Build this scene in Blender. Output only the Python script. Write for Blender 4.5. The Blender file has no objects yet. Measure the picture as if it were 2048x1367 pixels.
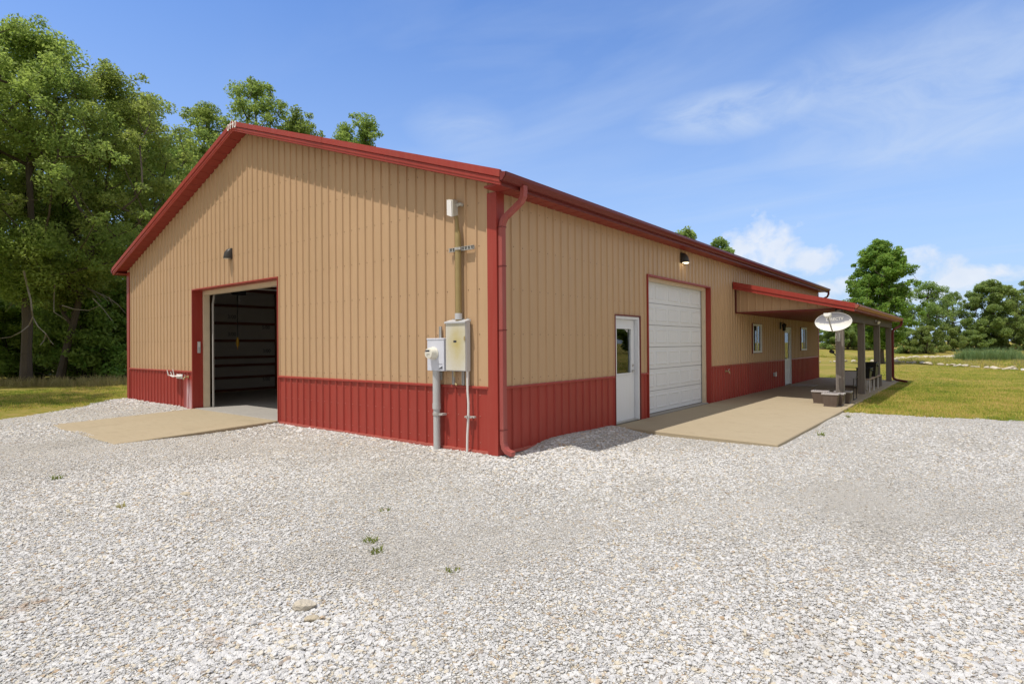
import bpy, math, random
import numpy as np
from mathutils import Vector, Matrix
rnd = random.Random(7)
S = bpy.context.scene
COL = S.collection
R = math.radians

# ------------------------------------------------------------------ materials
def new_mat(name):
    m = bpy.data.materials.new(name); m.use_nodes = True
    nt = m.node_tree; nt.nodes.clear()
    return m, nt
def nd(nt, t, **kw):
    n = nt.nodes.new(t)
    for k, v in kw.items():
        if k.startswith('i_'):
            n.inputs[k[2:].replace('_', ' ')].default_value = v
        else:
            setattr(n, k, v)
    return n
def lk(nt, a, b): nt.links.new(a, b)
def ramp(nt, stops, interp='LINEAR'):
    r = nd(nt, 'ShaderNodeValToRGB'); cr = r.color_ramp; cr.interpolation = interp
    while len(cr.elements) > 1: cr.elements.remove(cr.elements[-1])
    cr.elements[0].position = stops[0][0]; cr.elements[0].color = stops[0][1]
    for p, c in stops[1:]:
        e = cr.elements.new(p); e.color = c
    return r
def c4(c): return (c[0], c[1], c[2], 1.0)
def mix(nt, fac, a, b, mode='MIX'):
    n = nd(nt, 'ShaderNodeMix', data_type='RGBA', blend_type=mode)
    for s, v in ((n.inputs[0], fac), (n.inputs[6], a), (n.inputs[7], b)):
        if hasattr(v, 'is_output') or hasattr(v, 'links'): lk(nt, v, s)
        else: s.default_value = v if not isinstance(v, tuple) else c4(v)
    return n.outputs[2]
def math_n(nt, op, a, b=None, c=None, clamp=False):
    n = nd(nt, 'ShaderNodeMath', operation=op, use_clamp=clamp)
    for i, v in enumerate((a, b, c)):
        if v is None: continue
        if hasattr(v, 'links'): lk(nt, v, n.inputs[i])
        else: n.inputs[i].default_value = v
    return n.outputs[0]
def noise(nt, vec, scale, detail=4, rough=.55, dist=0):
    n = nd(nt, 'ShaderNodeTexNoise'); n.inputs['Scale'].default_value = scale
    n.inputs['Detail'].default_value = detail; n.inputs['Roughness'].default_value = rough
    n.inputs['Distortion'].default_value = dist
    if vec is not None: lk(nt, vec, n.inputs['Vector'])
    return n
def mapping(nt, vec, scale=(1, 1, 1), rot=(0, 0, 0), loc=(0, 0, 0)):
    m = nd(nt, 'ShaderNodeMapping'); lk(nt, vec, m.inputs[0])
    m.inputs['Scale'].default_value = scale; m.inputs['Rotation'].default_value = rot; m.inputs['Location'].default_value = loc
    return m.outputs[0]
def finish(m, nt, col, rough=.5, metal=0, bump=None, bump_s=.2, bump_d=.01, spec=.5):
    p = nd(nt, 'ShaderNodeBsdfPrincipled'); o = nd(nt, 'ShaderNodeOutputMaterial')
    if hasattr(col, 'links'): lk(nt, col, p.inputs['Base Color'])
    else: p.inputs['Base Color'].default_value = c4(col)
    if hasattr(rough, 'links'): lk(nt, rough, p.inputs['Roughness'])
    else: p.inputs['Roughness'].default_value = rough
    p.inputs['Metallic'].default_value = metal
    p.inputs['Specular IOR Level'].default_value = spec * .6
    if bump is not None:
        b = nd(nt, 'ShaderNodeBump'); b.inputs['Strength'].default_value = bump_s; b.inputs['Distance'].default_value = bump_d
        lk(nt, bump, b.inputs['Height']); lk(nt, b.outputs[0], p.inputs['Normal'])
    lk(nt, p.outputs[0], o.inputs[0])
    return m
def geo_pos(nt): return nd(nt, 'ShaderNodeNewGeometry').outputs['Position']

def painted(name, col, rough=.45, var=.12, scale=3.0, dirt=None, dirt_amt=.0, bump=.0):
    """painted sheet metal, plastic or board: slightly uneven tone, streaky dust"""
    m, nt = new_mat(name); pos = geo_pos(nt)
    n1 = noise(nt, pos, scale, 5)
    n2 = noise(nt, mapping(nt, pos, (9, 9, .7)), 1.6, 4)
    lo = tuple(c * (1 - var) for c in col); hi = tuple(min(1, c * (1 + var)) for c in col)
    a = mix(nt, n1.outputs[0], lo, hi)
    if 'steel' in name:
        sp = nd(nt, 'ShaderNodeSeparateXYZ'); lk(nt, pos, sp.inputs[0]); wn = nd(nt, 'ShaderNodeTexWhiteNoise', noise_dimensions='1D')
        lk(nt, math_n(nt, 'FLOOR', math_n(nt, 'DIVIDE', math_n(nt, 'ADD', math_n(nt, 'ADD', sp.outputs[0], sp.outputs[1]), 6.109), .9144)), wn.inputs['W'])
        k = math_n(nt, 'ADD', math_n(nt, 'MULTIPLY', wn.outputs['Value'], .07), .965); cb = nd(nt, 'ShaderNodeCombineColor')
        for i in range(3): lk(nt, k, cb.inputs[i])
        a = mix(nt, 1.0, a, cb.outputs[0], 'MULTIPLY')
    if dirt:
        f = math_n(nt, 'MULTIPLY', math_n(nt, 'SUBTRACT', n2.outputs[0], .45, clamp=True), dirt_amt * 4, clamp=True)
        a = mix(nt, f, a, dirt)
    r = math_n(nt, 'ADD', math_n(nt, 'MULTIPLY', n1.outputs[0], .2), rough - .1)
    n3 = noise(nt, pos, 2.2, 3)
    return finish(m, nt, a, r, bump=n3.outputs[0] if bump else None, bump_s=bump, bump_d=.02)

TAN = (.50, .332, .195); RED = (.325, .044, .032)
M_tan = painted('tan_steel', TAN, .42, .05, 1.3, (.40, .27, .14), .22, bump=.12)
M_red = painted('red_steel', RED, .4, .08, 1.3, (.38, .12, .09), .16, bump=.1)
M_dkred = painted('dark_red_steel', (.16, .027, .024), .4, .1, 2)
M_white = painted('white_paint', (.72, .74, .78), .45, .03, 2, (.6, .57, .5), .1)
M_cream = painted('cream_timber', (.66, .55, .40), .6, .12, 6)
M_grey = painted('grey_enamel', (.52, .53, .55), .4, .04, 4)
M_ltblue = painted('pale_grey_enamel', (.62, .64, .72), .4, .03, 4)
M_plast = painted('meter_glass', (.72, .70, .62), .25, .05, 8)
M_pvc = painted('grey_pvc', (.47, .48, .48), .45, .08, 6)
M_cable = painted('white_pvc', (.72, .70, .68), .45, .05, 6)
M_black = painted('black_plastic', (.018, .018, .02), .45, .2, 6)
M_dark = painted('dark_bronze', (.045, .04, .036), .4, .2, 8)
M_galv = painted('galvanised_steel', (.42, .41, .39), .4, .12, 14)
M_brass = painted('brass', (.42, .33, .17), .35, .15, 20)
M_olive = painted('weathered_conduit', (.33, .25, .11), .5, .16, 6)
M_yellow = painted('yellow_plastic', (.62, .36, .03), .5, .08, 6)
M_insul = painted('insulation_board', (.44, .42, .39), .7, .1, 1.5)
M_ceil = painted('white_ceiling_steel', (.7, .7, .68), .5, .05, 1)
M_ink = painted('black_ink', (.03, .035, .05), .8, .1, 5)
M_dishw = painted('dish_white', (.74, .74, .70), .4, .04, 5)
M_dishg = painted('dish_grey', (.30, .31, .35), .45, .05, 5)
M_planter = painted('brown_resin', (.125, .092, .075), .5, .14, 6, (.2, .17, .15), .2)
M_rim = painted('pale_resin_rim', (.46, .43, .43), .5, .1, 6)
M_soil = painted('potting_soil', (.09, .07, .055), .95, .35, 30)
M_foam = painted('closure_white', (.85, .83, .80), .6, .03, 5)
M_curt = painted('curtain', (.35, .34, .31), .9, .2, 6)
M_mesh = painted('grey_sling_fabric', (.27, .26, .26), .8, .15, 30)

def panel_mat():
    m, nt = new_mat('sun_yellowed_enamel')
    tc = nd(nt, 'ShaderNodeTexCoord')
    d = nd(nt, 'ShaderNodeVectorMath', operation='DISTANCE')
    v = mapping(nt, tc.outputs['Object'], (2.7, .2, 1.6))
    lk(nt, v, d.inputs[0]); d.inputs[1].default_value = (.08, 0, .08)
    n = noise(nt, tc.outputs['Object'], 7, 5)
    f = math_n(nt, 'SUBTRACT', 1.0, math_n(nt, 'ADD', math_n(nt, 'MULTIPLY', d.outputs['Value'], 1.35), math_n(nt, 'MULTIPLY', math_n(nt, 'SUBTRACT', n.outputs[0], .5), .7)), clamp=True)
    col = mix(nt, f, (.60, .58, .52), (.50, .42, .17))
    return finish(m, nt, col, .45)
M_panel = panel_mat()

def wainscot_stain_mat():
    """red steel with the white mineral streak that the dripping tap has left"""
    m, nt = new_mat('red_steel_lime_stained'); pos = geo_pos(nt)
    sep = nd(nt, 'ShaderNodeSeparateXYZ'); lk(nt, pos, sep.inputs[0])
    n1 = noise(nt, pos, 1.3, 5)
    base = mix(nt, n1.outputs[0], tuple(c * .93 for c in RED), tuple(c * 1.07 for c in RED))
    st = noise(nt, mapping(nt, pos, (16, 16, .8)), 1.0, 5, .65)
    fx = math_n(nt, 'SUBTRACT', 1.0, math_n(nt, 'MULTIPLY', math_n(nt, 'ABSOLUTE', math_n(nt, 'ADD', sep.outputs[0], 10.64)), 3.0), clamp=True)
    fz = math_n(nt, 'MULTIPLY', math_n(nt, 'SUBTRACT', .76, sep.outputs[2]), 3.2, clamp=True)
    f = math_n(nt, 'MULTIPLY', math_n(nt, 'MULTIPLY', fx, fz), math_n(nt, 'MULTIPLY', math_n(nt, 'SUBTRACT', st.outputs[0], .3, clamp=True), 3.6), clamp=True)
    col = mix(nt, f, base, (.68, .57, .60))
    return finish(m, nt, col, .5)
M_redstain = wainscot_stain_mat()

def wood(name, c1, c2, axis='z', rough=.75):
    m, nt = new_mat(name); tc = nd(nt, 'ShaderNodeTexCoord')
    sc = {'z': (22, 22, 1.3), 'y': (22, 1.3, 22), 'x': (1.3, 22, 22)}[axis]
    n = noise(nt, mapping(nt, tc.outputs['Object'], sc), 1.0, 6, .65, .6)
    n2 = noise(nt, tc.outputs['Object'], 1.7, 3)
    a = mix(nt, n.outputs[0], c1, c2)
    a = mix(nt, math_n(nt, 'MULTIPLY', n2.outputs[0], .5), a, tuple(c * .55 for c in c1))
    return finish(m, nt, a, rough, bump=n.outputs[0], bump_s=.4, bump_d=.004)
M_post = wood('weathered_post', (.17, .145, .125), (.34, .30, .27))
M_beam = wood('weathered_beam', (.075, .06, .05), (.15, .122, .10), 'y')
M_girt = wood('stained_girt', (.13, .045, .03), (.22, .08, .05), 'y')
M_stud = wood('timber_stud', (.17, .095, .05), (.28, .17, .09))
M_bench = wood('bench_plank', (.30, .21, .15), (.50, .38, .29), 'y')

def concrete(name, c1, c2):
    m, nt = new_mat(name); pos = geo_pos(nt)
    a = noise(nt, pos, .55, 6, .6); b = noise(nt, pos, 45, 4, .7); c = noise(nt, mapping(nt, pos, (1, 5, 1)), 3, 5, .6)
    col = mix(nt, a.outputs[0], c1, c2)
    col = mix(nt, math_n(nt, 'MULTIPLY', math_n(nt, 'SUBTRACT', c.outputs[0], .5, clamp=True), 1.6, clamp=True), col, tuple(x * .72 for x in c1))
    col = mix(nt, math_n(nt, 'MULTIPLY', b.outputs[0], .35), col, tuple(x * .62 for x in c2))
    e = noise(nt, pos, 1.7, 5, .65); col = mix(nt, math_n(nt, 'MULTIPLY', math_n(nt, 'SUBTRACT', e.outputs[0], .56, clamp=True), 2.6, clamp=True), col, tuple(x * .70 for x in c1))
    sp_ = noise(nt, pos, 9, 3, .6); col = mix(nt, math_n(nt, 'MULTIPLY', math_n(nt, 'SUBTRACT', sp_.outputs[0], .70, clamp=True), 6, clamp=True), col, tuple(x * .5 for x in c1))
    return finish(m, nt, col, .85, bump=b.outputs[0], bump_s=.35, bump_d=.004, spec=.2)
M_conc = concrete('driveway_concrete', (.375, .31, .21), (.44, .372, .265))
M_floor = concrete('floor_concrete', (.30, .285, .265), (.40, .38, .35))

def glass(name, tint=(.9, .95, .95)):
    m, nt = new_mat(name)
    g = nd(nt, 'ShaderNodeBsdfGlossy'); g.inputs['Roughness'].default_value = .02
    g.inputs['Color'].default_value = c4((.95, .97, .97))
    t = nd(nt, 'ShaderNodeBsdfTransparent'); t.inputs['Color'].default_value = c4(tint)
    fr = nd(nt, 'ShaderNodeFresnel'); fr.inputs['IOR'].default_value = 1.9
    mx = nd(nt, 'ShaderNodeMixShader'); o = nd(nt, 'ShaderNodeOutputMaterial')
    lk(nt, fr.outputs[0], mx.inputs[0]); lk(nt, t.outputs[0], mx.inputs[1]); lk(nt, g.outputs[0], mx.inputs[2]); lk(nt, mx.outputs[0], o.inputs[0])
    return m
M_glass = glass('window_glass')
def lamp_glow():
    m, nt = new_mat('lit_bulb'); e = nd(nt, 'ShaderNodeEmission'); e.inputs[0].default_value = (1, .86, .55, 1); e.inputs[1].default_value = 6
    o = nd(nt, 'ShaderNodeOutputMaterial'); lk(nt, e.outputs[0], o.inputs[0]); return m
M_bulb = lamp_glow()

def leaf_mat(name, dark, light, trans=.35):
    m, nt = new_mat(name)
    at = nd(nt, 'ShaderNodeAttribute', attribute_name='tint')
    oi = nd(nt, 'ShaderNodeObjectInfo')
    r = ramp(nt, [(0, c4(dark)), (.55, c4(tuple((a + b) / 2 for a, b in zip(dark, light)))), (1, c4(light))])
    lk(nt, at.outputs['Fac'], r.inputs[0])
    hs = nd(nt, 'ShaderNodeHueSaturation'); lk(nt, r.outputs[0], hs.inputs['Color'])
    lk(nt, math_n(nt, 'ADD', math_n(nt, 'MULTIPLY', oi.outputs['Random'], .03), .485), hs.inputs['Hue'])
    lk(nt, math_n(nt, 'ADD', math_n(nt, 'MULTIPLY', oi.outputs['Random'], .25), .88), hs.inputs['Value'])
    d = nd(nt, 'ShaderNodeBsdfPrincipled'); lk(nt, hs.outputs[0], d.inputs['Base Color']); d.inputs['Roughness'].default_value = .55
    d.inputs['Specular IOR Level'].default_value = .3
    t = nd(nt, 'ShaderNodeBsdfTranslucent')
    lk(nt, mix(nt, .5, hs.outputs[0], (.42, .52, .10)), t.inputs[0])
    mx = nd(nt, 'ShaderNodeMixShader'); mx.inputs[0].default_value = trans
    o = nd(nt, 'ShaderNodeOutputMaterial')
    lk(nt, d.outputs[0], mx.inputs[1]); lk(nt, t.outputs[0], mx.inputs[2]); lk(nt, mx.outputs[0], o.inputs[0])
    return m
M_leafA = leaf_mat('ash_leaves', (.17, .26, .065), (.42, .51, .15), .62)
M_leafB = leaf_mat('elm_leaves', (.13, .23, .06), (.32, .43, .13), .62)
M_leafC = leaf_mat('maple_leaves', (.11, .25, .045), (.29, .50, .11), .6)
M_leafD = leaf_mat('far_leaves', (.16, .25, .09), (.38, .47, .17), .6)
M_leafE = leaf_mat('shrub_leaves', (.13, .25, .05), (.34, .46, .11), .55)
M_reed = leaf_mat('reed_blades', (.15, .25, .11), (.28, .38, .17), .4)
M_dry = leaf_mat('dry_grass_blades', (.26, .21, .09), (.48, .39, .20), .35)
M_turf = leaf_mat('turf_blades', (.20, .23, .03), (.72, .58, .15), .4)
def turf_mat():
    m, nt = new_mat('turf_blades'); pos = geo_pos(nt)
    at = nd(nt, 'ShaderNodeAttribute', attribute_name='tint')
    a = noise(nt, pos, .35, 5, .65); b = noise(nt, mapping(nt, pos, (.7, 2.0, 1), (0, 0, R(38))), 1.1, 5, .65)
    f = math_n(nt, 'ADD', math_n(nt, 'ADD', math_n(nt, 'MULTIPLY', a.outputs[0], .75), math_n(nt, 'MULTIPLY', b.outputs[0], .65)), math_n(nt, 'MULTIPLY', at.outputs['Fac'], .34))
    r = ramp(nt, [(.64, c4((.12, .24, .04))), (.80, c4((.35, .43, .07))), (.93, c4((.62, .56, .125))), (1.04, c4((.74, .56, .22)))])
    lk(nt, f, r.inputs[0])
    d = nd(nt, 'ShaderNodeBsdfDiffuse'); t = nd(nt, 'ShaderNodeBsdfTranslucent'); lk(nt, r.outputs[0], d.inputs[0]); lk(nt, r.outputs[0], t.inputs[0])
    mx = nd(nt, 'ShaderNodeMixShader'); mx.inputs[0].default_value = .4; o = nd(nt, 'ShaderNodeOutputMaterial')
    lk(nt, d.outputs[0], mx.inputs[1]); lk(nt, t.outputs[0], mx.inputs[2]); lk(nt, mx.outputs[0], o.inputs[0]); return m
M_turf = turf_mat()
M_weed = leaf_mat('weed_leaves', (.11, .16, .03), (.25, .28, .07), .35)
M_bark = wood('bark', (.06, .048, .038), (.15, .123, .10), 'z', .95)
M_dead = wood('dead_branch', (.22, .19, .165), (.36, .325, .285), 'z', .9)

def stone_mat(name, bright=1.0, warm=.0):
    m, nt = new_mat(name)
    oi = nd(nt, 'ShaderNodeObjectInfo')
    r = ramp(nt, [(0, c4((.48, .48, .49))), (.2, c4((.66, .66, .665))), (.5, c4((.73, .73, .735))), (.82, c4((.78, .78, .78))), (.86, c4((.68, .60, .46))), (.95, c4((.72, .66, .54))), (.97, c4((.52, .36, .21))), (1, c4((.30, .28, .27)))])
    lk(nt, oi.outputs['Random'], r.inputs[0])
    tc = nd(nt, 'ShaderNodeTexCoord'); pos = geo_pos(nt)
    n = noise(nt, tc.outputs['Object'], 3, 4)
    col = mix(nt, math_n(nt, 'MULTIPLY', n.outputs[0], .4), r.outputs[0], (.52, .50, .47))
    big = noise(nt, mapping(nt, pos, (.55, .3, 1), (0, 0, R(35))), 1.0, 5, .6)
    col = mix(nt, math_n(nt, 'MULTIPLY', math_n(nt, 'SUBTRACT', big.outputs[0], .50, clamp=True), 5.0, clamp=True), col, mix(nt, .5, col, (.49, .47, .435)))
    rust = noise(nt, pos, 2.1, 4, .6)
    col = mix(nt, math_n(nt, 'MULTIPLY', math_n(nt, 'SUBTRACT', rust.outputs[0], .665, clamp=True), 10.0, clamp=True), col, (.36, .235, .13))
    if bright != 1: col = mix(nt, 1.0, col, (bright,) * 3, 'MULTIPLY')
    return finish(m, nt, col, .9, bump=n.outputs[0], bump_s=.5, bump_d=.1, spec=.15)
M_stone = stone_mat('limestone_gravel')
def rock_mat():
    m, nt = new_mat('pale_limestone'); oi = nd(nt, 'ShaderNodeObjectInfo'); tc = nd(nt, 'ShaderNodeTexCoord')
    n = noise(nt, tc.outputs['Object'], 4, 5)
    r = ramp(nt, [(0, c4((.50, .44, .33))), (.5, c4((.58, .53, .44))), (1, c4((.62, .60, .56)))]); lk(nt, oi.outputs['Random'], r.inputs[0])
    col = mix(nt, math_n(nt, 'MULTIPLY', n.outputs[0], .5), r.outputs[0], (.36, .31, .25))
    return finish(m, nt, col, .9, bump=n.outputs[0], bump_s=.5, bump_d=.05, spec=.2)
M_rock = rock_mat()

def gravel_mat():
    m, nt = new_mat('gravel_bed'); pos = geo_pos(nt)
    v = nd(nt, 'ShaderNodeTexVoronoi'); v.inputs['Scale'].default_value = 52; v.inputs['Randomness'].default_value = 1
    v2 = nd(nt, 'ShaderNodeTexVoronoi', feature='DISTANCE_TO_EDGE'); v2.inputs['Scale'].default_value = 52
    lk(nt, pos, v.inputs['Vector']); lk(nt, pos, v2.inputs['Vector'])
    sp = nd(nt, 'ShaderNodeSeparateColor'); lk(nt, v.outputs['Color'], sp.inputs[0])
    r = ramp(nt, [(0, c4((.40, .39, .37))), (.3, c4((.55, .54, .52))), (.75, c4((.68, .675, .66))), (.87, c4((.58, .51, .40))), (1, c4((.46, .37, .26)))])
    lk(nt, sp.outputs[0], r.inputs[0])
    gap = math_n(nt, 'MULTIPLY', v2.outputs['Distance'], 11.0, clamp=True)
    col = mix(nt, gap, (.22, .205, .18), r.outputs[0])
    big = noise(nt, mapping(nt, pos, (.55, .3, 1), (0, 0, R(35))), 1.0, 5, .6); fine = noise(nt, pos, 150, 3, .7)
    dusty = math_n(nt, 'MULTIPLY', math_n(nt, 'SUBTRACT', big.outputs[0], .50, clamp=True), 7.0, clamp=True)
    col = mix(nt, math_n(nt, 'MULTIPLY', dusty, .8), col, (.455, .435, .40))
    rust = noise(nt, pos, 1.9, 4, .6)
    col = mix(nt, math_n(nt, 'MULTIPLY', math_n(nt, 'SUBTRACT', rust.outputs[0], .68, clamp=True), 9.0, clamp=True), col, (.33, .21, .11))
    col = mix(nt, .3, col, fine.outputs[0], 'OVERLAY')
    h = math_n(nt, 'ADD', math_n(nt, 'MULTIPLY', gap, .8), math_n(nt, 'MULTIPLY', sp.outputs[1], .5))
    return finish(m, nt, col, .95, bump=h, bump_s=.8, bump_d=.012, spec=.1)
M_gravel = gravel_mat()

def ground_mat():
    m, nt = new_mat('mown_turf'); pos = geo_pos(nt)
    a = noise(nt, pos, .22, 6, .65); b = noise(nt, mapping(nt, pos, (1.0, 1.6, 1)), 2.6, 6, .7); c = noise(nt, pos, 22, 4, .75)
    f = math_n(nt, 'ADD', math_n(nt, 'MULTIPLY', a.outputs[0], .55), math_n(nt, 'MULTIPLY', b.outputs[0], .55))
    r = ramp(nt, [(.40, c4((.16, .19, .035))), (.50, c4((.27, .25, .055))), (.58, c4((.37, .29, .09))), (.70, c4((.44, .30, .14)))])
    lk(nt, f, r.inputs[0])
    col = mix(nt, math_n(nt, 'MULTIPLY', c.outputs[0], .55), r.outputs[0], (.15, .16, .03))
    return finish(m, nt, col, .95, bump=c.outputs[0], bump_s=.9, bump_d=.05, spec=.05)
M_ground = ground_mat()
def plain_noise(name, c1, c2, scale, rough=.9):
    m, nt = new_mat(name); n = noise(nt, geo_pos(nt), scale, 6, .65)
    return finish(m, nt, mix(nt, n.outputs[0], c1, c2), rough, bump=n.outputs[0], bump_s=.4, bump_d=.02, spec=.1)
M_road = plain_noise('road_gravel', (.50, .47, .42), (.62, .59, .54), 3)
M_mat = plain_noise('door_mat_fibre', (.34, .31, .28), (.46, .43, .40), 40)

# ------------------------------------------------------------------ mesh helper
class MB:
    def __init__(s): s.v = []; s.f = []; s.mi = []
    def face(s, pts, mi=0):
        i = len(s.v); s.v += [tuple(p) for p in pts]; s.f.append(tuple(range(i, i + len(pts)))); s.mi.append(mi)
    def loops(s, L, mi=0, caps=True, closed=True):
        """join successive vertex loops"""
        b = len(s.v); n = len(L[0])
        for l in L: s.v += [tuple(p) for p in l]
        for k in range(len(L) - 1):
            for j in range(n if closed else n - 1):
                a = b + k * n + j; c = b + k * n + (j + 1) % n
                s.f.append((a, c, c + n, a + n)); s.mi.append(mi)
        if caps and closed:
            s.f.append(tuple(reversed(range(b, b + n)))); s.mi.append(mi)
            s.f.append(tuple(range(b + (len(L) - 1) * n, b + len(L) * n))); s.mi.append(mi)
        return s
    def box(s, x0, x1, y0, y1, z0, z1, mi=0):
        a = [(x0, y0, z0), (x1, y0, z0), (x1, y1, z0), (x0, y1, z0)]
        return s.loops([a, [(p[0], p[1], z1) for p in a]], mi)
    def frame(s, axis, at0, at1, a0, a1, z0, z1, w, mi=0, bottom=True):
        """rectangular frame of boxes, butted; axis 'x': lies on an x plane and runs along y, 'y': the reverse"""
        def b(p0, p1, q0, q1):
            if axis == 'x': s.box(at0, at1, p0, p1, q0, q1, mi)
            else: s.box(p0, p1, at0, at1, q0, q1, mi)
        zb = z0 + w if bottom else z0
        b(a0, a0 + w, zb, z1 - w); b(a1 - w, a1, zb, z1 - w); b(a0, a1, z1 - w, z1)
        if bottom: b(a0, a1, z0, z0 + w)
        return s
    def tube(s, path, r, n=8, mi=0, caps=True):
        P = [Vector(p) for p in path]; L = []
        rr = r if hasattr(r, '__len__') else [r] * len(P)
        prev = None
        for i, p in enumerate(P):
            t = (P[min(i + 1, len(P) - 1)] - P[max(i - 1, 0)]).normalized()
            if prev is None:
                u = t.orthogonal().normalized()
            else:
                u = (prev - t * prev.dot(t)); u = u.normalized() if u.length > 1e-6 else t.orthogonal().normalized()
            prev = u; w = t.cross(u)
            L.append([p + (u * math.cos(2 * math.pi * k / n) + w * math.sin(2 * math.pi * k / n)) * rr[i] for k in range(n)])
        return s.loops(L, mi, caps)
    def rect_tube(s, path, a, b, side=Vector((0, 1, 0)), mi=0):
        """rectangular pipe swept along a path; `side` is the constant width direction"""
        P = [Vector(p) for p in path]; L = []
        for i, p in enumerate(P):
            t = (P[min(i + 1, len(P) - 1)] - P[max(i - 1, 0)]).normalized()
            w = side.normalized(); u = t.cross(w).normalized()
            L.append([p + u * a / 2 * sx + w * b / 2 * sy for sx, sy in ((-1, -1), (1, -1), (1, 1), (-1, 1))])
        return s.loops(L, mi)
    def lathe(s, prof, c, axis=Vector((0, 0, 1)), n=16, mi=0):
        ax = axis.normalized(); u = ax.orthogonal().normalized(); w = ax.cross(u); c = Vector(c)
        L = [[c + ax * h + (u * math.cos(2 * math.pi * k / n) + w * math.sin(2 * math.pi * k / n)) * max(r, 1e-4) for k in range(n)] for r, h in prof]
        return s.loops(L, mi)
    def build(s, name, mats, parent=None, origin=None, smooth=False, bevel=0, auto=None):
        me = bpy.data.meshes.new(name)
        off = Vector(origin) if origin is not None else Vector((0, 0, 0))
        me.from_pydata([tuple(Vector(p) - off) for p in s.v], [], s.f)
        for m in (mats if isinstance(mats, (list, tuple)) else [mats]): me.materials.append(m)
        me.polygons.foreach_set('material_index', s.mi)
        if smooth: me.polygons.foreach_set('use_smooth', [True] * len(s.f))
        me.update()
        import bmesh
        bm = bmesh.new(); bm.from_mesh(me); bmesh.ops.remove_doubles(bm, verts=bm.verts, dist=1e-5); bmesh.ops.recalc_face_normals(bm, faces=bm.faces); bm.to_mesh(me); bm.free()
        o = bpy.data.objects.new(name, me); COL.objects.link(o)
        if parent is not None: o.parent = parent; o.location = off - wloc(parent)
        else: o.location = off
        if smooth:
            try: me.set_sharp_from_angle(angle=R(40))
            except Exception: pass
        if bevel:
            b = o.modifiers.new('bevel', 'BEVEL'); b.width = bevel; b.segments = 2; b.limit_method = 'ANGLE'; b.angle_limit = R(40)
        return o
def wloc(o):
    l = Vector((0, 0, 0))
    while o is not None: l += Vector(o.location); o = o.parent
    return l
def thing(name, label, cat, loc, group=None):
    o = bpy.data.objects.new(name, None); COL.objects.link(o); o.location = loc; o.empty_display_size = .1
    return tag(o, label, cat, group)
def tag(o, label, cat, group=None):
    o['label'] = label; o['category'] = cat
    if group: o['group'] = group
    return o
def kind(o, k): o['kind'] = k; return o
def copy_thing(o, loc, rz, scale=None, label=None):
    c = o.copy(); COL.objects.link(c); c.location = loc; c.rotation_euler = (0, 0, rz)
    if scale: c.scale = scale if hasattr(scale, '__len__') else (scale,) * 3
    if label: c['label'] = label
    for ch in o.children:
        k = ch.copy(); COL.objects.link(k); k.parent = c
        for g in ch.children:
            q = g.copy(); COL.objects.link(q); q.parent = k
    return c

# ------------------------------------------------------------------ terrain
CAM = Vector((5.54, -6.561, 1.589)); YAW = R(38.684)
FW = (-math.sin(YAW), math.cos(YAW)); RT = (math.cos(YAW), math.sin(YAW))
def smooth(a, b, t):
    t = min(1, max(0, (t - a) / (b - a))); return t * t * (3 - 2 * t)
def at(u, depth):
    """a place on the ground: sideways slope u (photo columns from the middle over focal length), metres ahead of the photographer"""
    k = (u - 1024) / 1153.1
    return (CAM.x + depth * (FW[0] + k * RT[0]), CAM.y + depth * (FW[1] + k * RT[1]))
PA, PB = at(2048, 32.6), at(1790, 47.8)
PL = math.hypot(PB[0] - PA[0], PB[1] - PA[1]); PD = ((PB[0] - PA[0]) / PL, (PB[1] - PA[1]) / PL); PN = (PD[1], -PD[0])
def ground_z(x, y):
    fw = (x - CAM.x) * FW[0] + (y - CAM.y) * FW[1]
    t = (x - PA[0]) * PN[0] + (y - PA[1]) * PN[1]
    z = -.10 + 1.65 * smooth(70, 108, fw) * smooth(-60, -20, x)
    z -= .34 * smooth(.2, 3, t) * (1 - smooth(15, 26, t)) * smooth(18, 30, y)
    z += .03 * math.sin(x * .31 + 1) * math.sin(y * .27) * smooth(9, 25, abs(y - 5))
    if -22 < x < 44 and y < 9.2: z -= .10 * smooth(-26, -20, x) * (1 - smooth(7.5, 9.2, y)) * (1 if x > -11 or y < -6 else 0)
    return z - .02
def grid_obj(name, xs, ys, zf, m):
    V = [(x, y, zf(x, y)) for y in ys for x in xs]; n = len(xs)
    F = [(j * n + i, j * n + i + 1, (j + 1) * n + i + 1, (j + 1) * n + i) for j in range(len(ys) - 1) for i in range(n - 1)]
    me = bpy.data.meshes.new(name); me.from_pydata(V, [], F); me.materials.append(m)
    me.polygons.foreach_set('use_smooth', [True] * len(F)); me.update()
    o = bpy.data.objects.new(name, me); COL.objects.link(o); return o
def axis(lo, hi, step, far):
    a = list(np.arange(lo, hi + 1e-6, step)); b = []; d = step; x = lo
    while x > -far: d *= 1.35; x -= d; b.append(x)
    e = []; d = step; x = hi
    while x < far: d *= 1.35; x += d; e.append(x)
    return list(reversed(b)) + a + e
kind(grid_obj('ground', axis(-60, 60, 2, 2500), axis(-30, 130, 2, 2500), ground_z, M_ground), 'structure')

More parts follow.
